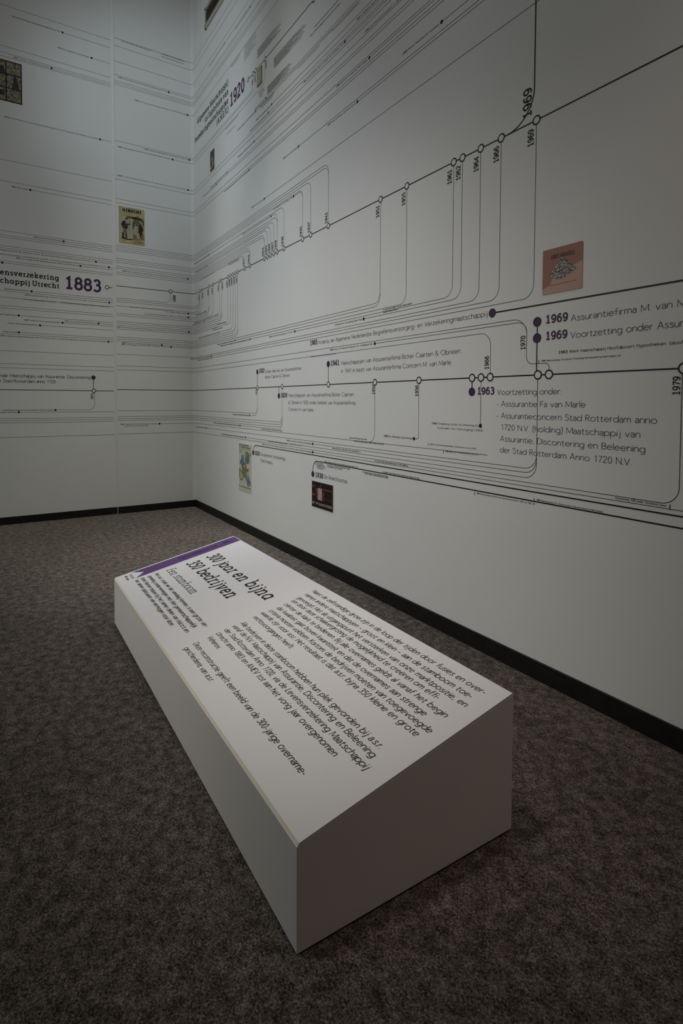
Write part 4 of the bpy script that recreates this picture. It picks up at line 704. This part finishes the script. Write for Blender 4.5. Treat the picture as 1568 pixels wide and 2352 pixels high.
# ------------------------------------------------------------------ thin company lines with their dots and small captions
def greek_row(pr, w0, w1, z, x, seed):
    """a row of print too small to read: short upright strokes in word-length clusters"""
    rnd = random.Random(seed); w = w0; pitch = x * .62
    while w < w1 - pitch:
        for _ in range(rnd.randint(3, 11)):
            if w > w1 - pitch: break
            h = x * (1.0 if rnd.random() < .72 else 1.5); b = z - (x * .4 if rnd.random() < .1 else 0)
            pr.rect(w, w + pitch * .42, b, z + h); pr.rect(w, w + pitch * .9, z + x * .8 if rnd.random() < .6 else z, (z + x) if rnd.random() < 2 else z)
            w += pitch
        w += pitch * 1.1
for i, L_ in enumerate(LINES):
    t = thing('printed_line', L_['label'], 'thin line', L_['group'])
    line_part('line', L_['segs'], TH, t, M['thin'])
    if L_['dot']:
        pr = Print(off=.0010); pr.disc(L_['dot'][0], L_['dot'][1], .0098, 18); pr.build('end_dot', M['ink'], t)
    if L_['cap']:
        s, w0, w1, z = L_['cap']
        pr = Print(off=.0009); capm = .0122
        if s == '-':
            if w0 is None: w0 = w1 - .25
            greek_row(pr, w0 + .035, w1, z, .0066, i)
            for k in range(4): pr.rect(w0 + .008 * k, w0 + .008 * k + .0042, z, z + .0105)
            pr.build('caption', M['thin'], t)
        else:
            first = s.split(' ')[0]; bold = first[-1:].isdigit() or first == '?'
            rest = s[len(first) + 1:] if bold else s
            wa = text_width(first + ' ', 'slab', .19) if bold else 0; wb = text_width(rest, 'sans', .11)
            k = (w1 - w0) / (wa + wb) if w0 is not None else capm * .92
            if w0 is None: w0 = w1 - k * (wa + wb)
            if bold: put_text(pr, first, w0, w0 + k * text_width(first, 'slab', .19), z, capm, .19, 'slab', None, lo=True)
            put_text(pr, rest, w0 + k * wa, w1, z, capm, .11, 'sans', None, lo=True)
            pr.build('caption', M['thin'], t)

# ------------------------------------------------------------------ other small lettering and unreadable small print
for lab, its in SMALL:
    t = None
    pr = Print(off=.0009)
    for (s, fit, w0, w1, z, cap, wt, style) in its:
        first = s.split(' ')[0]; bold = first.strip('()')[:4].isdigit()
        if cap < .008 or 'Voortzetting' in s:
            wt_ = w1 + .012 if 'Voortzetting' in s else w0 - .012
            pr.rect(wt_ - .0016, wt_ + .0016, z - .008, z + cap * 1.1)
        if bold:
            rest = s[len(first) + 1:]; wa = text_width(first + ' ', 'slab', .19); wb = text_width(rest, 'sans', .11); k = (w1 - w0) / (wa + wb)
            put_text(pr, first, w0, w0 + k * text_width(first, 'slab', .19), z, cap, .19, 'slab', None, lo=True)
            put_text(pr, rest, w0 + k * wa, w1, z, cap, wt, 'sans', None, lo=True)
        else: put_text(pr, s, w0, w1, z, cap, wt, 'sans', None, lo=True)
    tag(pr.build('wall_caption', M['thin'], None), lab, 'caption', 'small wall captions')
for i, (lab, rows) in enumerate(GREEK):
    pr = Print(off=.0009)
    for j, (w0, w1, z, x) in enumerate(rows): greek_row(pr, w0, w1, z, x, i * 31 + j)
    tag(pr.build('small_print', M['pale'] if 'paragraph' in lab else M['grey'], None), lab, 'small print', 'unreadable small print on the walls')

# ------------------------------------------------------------------ pictures printed or stuck on the walls
class Pic:
    def __init__(self, name, label, cat, rect, m, thick=.002, group='pictures on the printed walls', rounded=0):
        self.r = rect; a, b, c, d = rect; self.o = None
        if rounded:
            out = []
            for (cx, cy, s) in ((b - rounded, d - rounded, 0), (a + rounded, d - rounded, 90), (a + rounded, c + rounded, 180), (b - rounded, c + rounded, 270)):
                out += [(cx + rounded * math.cos(math.radians(s + k * 15)), cy + rounded * math.sin(math.radians(s + k * 15))) for k in range(7)]
        else: out = [(b, d), (a, d), (a, c), (b, c)]
        n = len(out); v = [wp(x, z, 0) for x, z in out] + [wp(x, z, thick) for x, z in out]
        f = [tuple(range(n, 2 * n))] + [(i, (i + 1) % n, n + (i + 1) % n, n + i) for i in range(n)]
        self.o = tag(mesh_obj(name, v, f, m), label, cat, group); self.t = thick; self.k = 0
    def pr(self):
        self.k += 1
        a, b, c, d = self.r; e = self.t + .0004 * self.k
        return Print(fn=lambda x, y, off: wp(a + (b - a) * x, c + (d - c) * y, e), off=0)
    def shapes(self, name, m, polys, label=None):
        p = self.pr()
        for q in polys: p.poly(q)
        o = p.build(name, m, self.o)
        if label: o['label'] = label
        return o
    def text(self, name, m, s, x0, x1, y, capf, wt, style='sans'):
        p = self.pr(); a, b, c, d = self.r
        asp = (d - c) / (b - a)
        put_text(p, s, x0, x1, y, capf, wt, style, None, aspect=asp)
        return p.build(name, m, self.o)
def R_(a, b, c, d): return [(a, c), (b, c), (b, d), (a, d)]
def E_(cx, cy, rx, ry, n=16): return [(cx + rx * math.cos(2 * math.pi * i / n), cy + ry * math.sin(2 * math.pi * i / n)) for i in range(n)]
def pm(name, c, **k): return mat(name, c, .5, .3, **k)

# beige poster on the far wall
P_ = Pic('poster', 'beige poster of a standing man and a group of figures, beside the joint', 'poster', PICS['utrecht'], pm('poster_paper', (.50, .42, .21), noise=(14, .18)))
tan = pm('poster_sky', (.47, .44, .33), noise=(20, .12)); olive = pm('poster_foliage', (.16, .13, .07), noise=(60, .7))
P_.shapes('pale_ground', tan, [R_(.03, .52, .14, .74)])
P_.shapes('foliage', olive, [[(.52, .50), (.56, .74), (.30, .77), (.28, .70), (.5, .72), (.72, .80), (.97, .72), (.98, .55), (.86, .58), (.7, .52), (.6, .44)]])
P_.shapes('earth', pm('poster_earth', (.31, .19, .09), noise=(30, .25)), [[(.52, .13), (.98, .16), (.98, .30), (.70, .25), (.55, .28)]])
P_.shapes('dark_coats', pm('poster_dark', (.035, .024, .022)), [
    [(.085, .50), (.12, .575), (.20, .63), (.27, .60), (.33, .55), (.41, .545), (.41, .60), (.43, .60), (.43, .52), (.34, .515), (.34, .42), (.27, .40), (.20, .39), (.14, .42)],
    E_(.30, .675, .055, .032), R_(.12, .19, .14, .29), R_(.25, .31, .16, .30), [(.08, .135), (.2, .165), (.34, .14), (.52, .15), (.5, .115), (.3, .11)],
    [(.76, .55), (.83, .58), (.92, .52), (.95, .44), (.90, .36), (.93, .30), (.86, .28), (.84, .24), (.93, .22), (.82, .21), (.80, .31), (.75, .35)], E_(.81, .70, .035, .022), [(.53, .60), (.58, .58), (.58, .45), (.53, .40)]])
P_.shapes('trousers', pm('poster_brown', (.21, .135, .08)), [[(.17, .41), (.31, .41), (.30, .28), (.25, .28), (.24, .36), (.22, .27), (.17, .29)]])
P_.shapes('pale_dresses', pm('poster_pale', (.40, .40, .33)), [[(.57, .50), (.68, .52), (.75, .50), (.68, .36), (.70, .30), (.62, .28), (.55, .32)], [(.68, .28), (.80, .28), (.82, .17), (.70, .17)], [(.25, .65), (.30, .64), (.29, .53), (.28, .48)], [(.80, .66), (.90, .64), (.93, .59), (.83, .60)]])
P_.shapes('faces', pm('poster_skin', (.50, .33, .22)), [E_(.315, .655, .028, .022), E_(.62, .545, .03, .02), E_(.79, .665, .025, .02), R_(.405, .43, .60, .63), E_(.17, .455, .02, .012)])
P_.shapes('staff', pm('poster_staff', (.12, .10, .07)), [R_(.395, .405, .20, .66)])
P_.text('title_lettering', pm('poster_title', (.012, .014, .03)), 'UTRECHT', .13, .88, .868, .082, .25, 'slab')
P_.shapes('small_lines', pm('poster_lines', (.12, .10, .05)), [R_(.56, .83, .125, .13), R_(.50, .95, .07, .076), R_(.74, .95, .083, .09), R_(.55, .95, .045, .05)])

# stained glass print
stops = [(.30, .27, .10), (.40, .36, .17), (.10, .10, .13), (.22, .17, .07), (.34, .33, .22), (.08, .09, .16), (.27, .21, .06), (.16, .09, .07), (.36, .31, .12), (.05, .05, .06), (.30, .28, .20), (.20, .20, .17)]
P_ = Pic('stained_glass_print', 'print of a leaded stained-glass window cut off by the left picture edge', 'picture', PICS['glass'], mosaic_mat('stained_glass', 62, stops, (1, 1.9, 1)), .003)
lead = pm('lead', (.008, .008, .008))
bars = [R_(0, 1, .975, 1), R_(0, 1, 0, .025), R_(.975, 1, 0, 1), R_(0, .02, 0, 1)]
P_.shapes('lead_frame', lead, bars)
P_.shapes('lead_bars', lead, [R_(x - .013, x + .013, 0, 1) for x in (.245, .615)] + [R_(0, 1, y - .012, y + .012) for y in (.333, .667)])
P_.shapes('dark_panes', pm('dark_glass', (.045, .045, .05), noise=(60, .6)), [[(.80, .62), (.84, .70), (.87, .62), (.93, .40), (.90, .30), (.74, .32), (.78, .48)], [(.42, .80), (.56, .86), (.56, .70), (.44, .68)], [(.44, .24), (.55, .28), (.56, .14), (.46, .12)]])

# map poster
P_ = Pic('map_poster', 'tall pale poster with a blue, green and yellow map, low on the wall', 'poster', PICS['map'], pm('map_paper', (.60, .61, .49), noise=(9, .05)))
P_.shapes('sea', pm('map_blue', (.15, .22, .30), noise=(25, .25)), [
    [(.22, .74), (.40, .76), (.42, .62), (.50, .60), (.50, .82), (.62, .84), (.78, .82), (.88, .76), (.86, .62), (.74, .58), (.58, .58), (.46, .56), (.40, .50), (.44, .44), (.64, .40), (.78, .36), (.90, .26), (.98, .20), (.99, .12), (.90, .20), (.84, .12), (.70, .12), (.60, .24), (.46, .30), (.36, .26), (.26, .20), (.10, .22), (.02, .30), (.03, .44), (.10, .46), (.16, .42), (.26, .42), (.22, .52), (.10, .56), (.10, .64), (.20, .66)]])
P_.shapes('green_land', pm('map_green', (.14, .24, .09), noise=(25, .2)), [[(.30, .50), (.52, .50), (.54, .34), (.40, .34), (.30, .42)], [(.66, .84), (.82, .82), (.80, .70), (.74, .62), (.64, .66)], [(.66, .48), (.80, .50), (.78, .42), (.66, .42)]])
P_.shapes('yellow_land', pm('map_yellow', (.52, .48, .13)), [[(.10, .40), (.22, .38), (.38, .32), (.32, .24), (.14, .24), (.06, .32)], [(.55, .82), (.62, .83), (.62, .72), (.55, .72)], [(.60, .42), (.68, .40), (.80, .26), (.74, .26), (.60, .36)], [(.74, .20), (.80, .20), (.79, .17)]])
P_.shapes('orange_land', pm('map_orange', (.36, .17, .06), noise=(40, .4)), [[(.30, .58), (.40, .56), (.38, .50), (.30, .53)], [(.48, .58), (.60, .56), (.66, .46), (.62, .37), (.54, .40), (.50, .50)], [(.90, .82), (.99, .82), (.98, .76), (.90, .77)], [(.28, .70), (.35, .70), (.35, .60), (.28, .62)], [(.03, .36), (.09, .36), (.09, .30), (.03, .29)]])
mi = pm('map_ink', (.035, .035, .03))
P_.text('title_lettering', mi, 'De Europeesche', .03, .80, .948, .034, .17)
P_.text('title_lettering', mi, 'uw ideale reisgezel', .03, .96, .905, .034, .17)
P_.text('footer_lettering', mi, 'Reis- en ongevallenverzekering', .04, .96, .078, .026, .2)
P_.shapes('fine_lines', pm('map_grey', (.22, .22, .19)), [R_(.03, .96, .876, .881), R_(.03, .30, .835, .845), R_(.03, .20, .81, .815)])

# black and red print
P_ = Pic('poster', 'black and red print with a pale figure panel under the purple 1938', 'poster', PICS['radio'], pm('print_black', (.017, .011, .011), noise=(30, .2)))
P_.shapes('pale_margin', pm('print_margin', (.62, .58, .50)), [R_(0, 1, -.012, 0), R_(1, 1.012, 0, 1)])
P_.shapes('red_bands', pm('print_red', (.17, .042, .030), noise=(70, .5)), [R_(.01, .19, .77, .85), R_(.01, .19, .44, .53), R_(.53, .98, .73, .79), R_(.61, .98, .38, .405), [(.20, .76), (.30, .74), (.30, .5), (.22, .55), (.26, .6), (.19, .66)], [(.38, .84), (.44, .93), (.49, .82)], [(.54, .66), (.60, .66), (.62, .58), (.56, .48), (.61, .42), (.60, .35), (.54, .33)], [(.22, .45), (.30, .5), (.30, .34), (.24, .36)]])
P_.shapes('figure_panel', pm('print_panel', (.36, .30, .29)), [R_(.30, .51, .31, .78)])
P_.shapes('figure', pm('print_figure', (.55, .48, .37)), [[(.40, .70), (.43, .72), (.44, .66), (.45, .60), (.43, .50), (.44, .40), (.41, .37), (.40, .44), (.37, .38), (.39, .50), (.41, .58), (.38, .62)]])
P_.text('title_lettering', pm('print_letters', (.52, .42, .38)), 'HET WIT-BLAUWE RADIO', .02, .975, .115, .10, .2)
P_.shapes('small_row', pm('print_dim', (.10, .05, .06)), [R_(.3, .44, .06, .068), R_(.5, .66, .055, .063)])

# terracotta print
P_ = Pic('poster', 'terracotta print with rounded corners and a wedge of tiny figures, upper right', 'poster', PICS['ardanta'], pm('terracotta', (.355, .165, .120)), rounded=.006)
P_.shapes('pale_field', pm('pale_terracotta', (.53, .335, .275)), [[(.0, .125), (.19, .185), (.25, .315), (.60, .52), (.80, .54), (.998, .60), (.998, .035), (.97, .003), (.03, .003), (.002, .03)]])
fan = [(.52, .80), (.86, .455)] + [(.86 - .69 * k / 10, .455 - .06 * k / 10 - .135 * math.sin(math.pi * k / 10)) for k in range(1, 10)] + [(.17, .395)]
P_.shapes('figure_wedge', mosaic_mat('tiny_figures', 260, [(.02, .018, .02), (.40, .38, .36), (.03, .025, .02), (.55, .52, .48), (.10, .05, .025), (.22, .21, .23), (.015, .015, .02), (.48, .47, .45), (.30, .20, .05), (.05, .04, .05)]), [fan], 'fan-shaped wedge of tiny figures')
tm = pm('terracotta_ink', (.085, .055, .062))
P_.text('title_lettering', tm, 'AMEV-ARDANTA', .215, .80, .785, .075, .12, 'slab')
P_.shapes('underline', tm, [R_(.21, .80, .768, .776)])
P_.shapes('small_row', pm('small_row_ink', (.24, .13, .11)), [R_(.20, .30, .178, .188), R_(.32, .40, .181, .191), R_(.43, .5, .184, .194), R_(.5, .86, .192, .2)])

# small framed document
P_ = Pic('framed_document', 'small beige document in an olive frame, just right of the purple 1920', 'picture', PICS['document'], pm('olive_frame', (.17, .16, .08)), .004)
P_.shapes('sheet', pm('document_sheet', (.50, .44, .28), noise=(60, .12)), [R_(.10, .90, .09, .92)])
P_.shapes('writing', pm('document_ink', (.30, .25, .15)), [R_(.35, .7, .80, .83), R_(.2, .8, .55, .56), R_(.2, .8, .5, .51), R_(.2, .75, .45, .46), [(.5, .25), (.75, .3), (.72, .22)]])
# portrait print
P_ = Pic('portrait_print', 'narrow dark portrait print with a pale figure, below the slab heading near the corner', 'picture', PICS['portrait'], pm('portrait_brown', (.075, .055, .045), noise=(50, .6)))
P_.shapes('figure', pm('portrait_pale', (.42, .43, .37)), [[(.42, .56), (.52, .62), (.66, .60), (.62, .52), (.66, .40), (.70, .24), (.60, .14), (.48, .26), (.50, .42)]])
P_.shapes('foreground', pm('portrait_ochre', (.35, .29, .17)), [[(.05, .12), (.05, .24), (.35, .26), (.45, .16), (.3, .08)], [(.3, .60), (.5, .70), (.55, .62), (.4, .52)], [(.8, .38), (.95, .42), (.95, .22), (.85, .2)]])

# ------------------------------------------------------------------ ventilation grille high on the right wall
gr = thing('ventilation_grille', 'beige slatted ventilation grille high on the right wall near the corner', 'vent')
ga, gb, gz0, gz1 = .438, 1.55, 4.966, 5.180
fr = .032
v = []; f = []
for b_ in ((ga, gb, -.014, 0, gz0, gz0 + fr + .012), (ga, gb, -.014, 0, gz1 - fr, gz1), (ga, ga + .02, -.014, 0, gz0, gz1), (gb - .02, gb, -.014, 0, gz0, gz1)):
    vv, ff = box_vf(*b_); f += [tuple(i + len(v) for i in q) for q in ff]; v += vv
mesh_obj('frame', v, f, M['vent'], gr)
box('recess', (ga + .02, gb - .02, -.002, -.0005, gz0 + fr, gz1 - fr), M['dark'], gr)
n = 5; h = (gz1 - gz0 - 2 * fr - .012) / n
for k in range(n - 1):
    z = gz0 + fr + .012 + h * (k + 1)
    v = [(x, y, zz) for x in (ga + .02, gb - .02) for (y, zz) in ((-.003, z + .006), (-.012, z - .010), (-.012, z - .006), (-.003, z + .010))]
    mesh_obj('slat', v, [(0, 4, 5, 1), (1, 5, 6, 2), (2, 6, 7, 3), (3, 7, 4, 0), (0, 1, 2, 3), (4, 7, 6, 5)], M['vent'], gr)

# ------------------------------------------------------------------ the sloping information plinth
PO = (3.0468, -1.4097, 0.2467); PU = Vector((0.999961, -0.008855, 0.0)); PV = Vector((0.008661, 0.978145, 0.207744)); PN = PU.cross(PV)
X0, X1, TV = -.0235, 2.049, .6795       # extent along the plinth and up its slope
root = thing('information_plinth', 'low white information plinth with a sloping printed top, standing on the grey carpet', 'information plinth')
root.location = (PO[0], PO[1], 0)
rot = math.atan2(PU[1], PU[0]); root.rotation_euler = (0, 0, rot)
rise = PV[2]; runy = math.sqrt(1 - rise * rise)
def tp(s, t, off=0.0):
    """point on the sloping top: s along the length, t up the slope"""
    return (s, t * runy - off * rise, PO[2] + t * rise + off * runy)
PT_ = .006                              # thickness of the top panel
def prism(name, pts_bottom, pts_top, m):
    n = len(pts_bottom); v = pts_bottom + pts_top
    f = [tuple(reversed(range(n))), tuple(range(n, 2 * n))] + [(i, (i + 1) % n, n + (i + 1) % n, n + i) for i in range(n)]
    return mesh_obj(name, v, f, m, root)
y1 = TV * runy
zl_, zr_ = PO[2] - PT_ / runy, PO[2] + TV * rise - PT_ / runy
body = prism('body', [(X0, 0, .006), (X1, 0, .006), (X1, y1, .006), (X0, y1, .006)], [(X0, 0, zl_), (X1, 0, zl_), (X1, y1, zr_), (X0, y1, zr_)], M['box'])
md = body.modifiers.new('bevel', 'BEVEL'); md.width = .0015; md.segments = 2; md.limit_method = 'ANGLE'
box('foot', (X0 + .012, X1 - .012, .012, y1 - .012, 0, .006), M['dark'], root)
e = .0075
top = prism('top_panel', [tp(X0, 0, -PT_), tp(X1, 0, -PT_), tp(X1, TV, -PT_), tp(X0, TV, -PT_)], [tp(X0, e * .75, 0), tp(X1, e * .75, 0), tp(X1, TV - e * .5, 0), tp(X0, TV - e * .5, 0)], M['face'])
top.data.materials.append(M['edge']); top.data.materials.append(M['box'])
for pgn in top.data.polygons:
    if pgn.index in (2, 4): pgn.material_index = 1
    if pgn.index == 3: pgn.material_index = 2
tpn = lambda a, b, off: tp(a, b, off)
pr = Print(fn=tpn, off=.0006)
pr.poly([(-.010, .090), (.045, .140), (.096, .088), (.0925, .672), (-.010, .672)])
rib = pr.build('ribbon_print', M['ribbon'], top); rib['label'] = 'purple swallow-tailed ribbon'
pr = Print(fn=tpn, off=.0010)
put_text(pr, 'STAMBOOM', 0, .225, 0, .030, .12, 'sans', None, place=lambda a, b: (.028 + b, .552 - a))
put_text(pr, '6', .026, .060, .586, .044, .16, 'slab', None)
pr.build('ribbon_lettering', M['ribtxt'], top)
CAPS = dict(heading=.070, subheading=.048, intro=.0215, paragraph1=.0222, paragraph2=.0222, paragraph3=.0222, corner=.013)
NAMES = dict(heading='heading_lettering', subheading='subheading_lettering', intro='intro_paragraph', paragraph1='text_paragraph', paragraph2='text_paragraph', paragraph3='text_paragraph', corner='corner_lettering')
for kind in CAPS:
    pr = Print(fn=tpn, off=.0006)
    for (k, s, s0, s1, t, cap, wt, style) in PLTEXT:
        if k == kind: put_text(pr, s, s0, s1, t, CAPS[kind], wt, style, None)
    pr.build(NAMES[kind], M['text'], top)
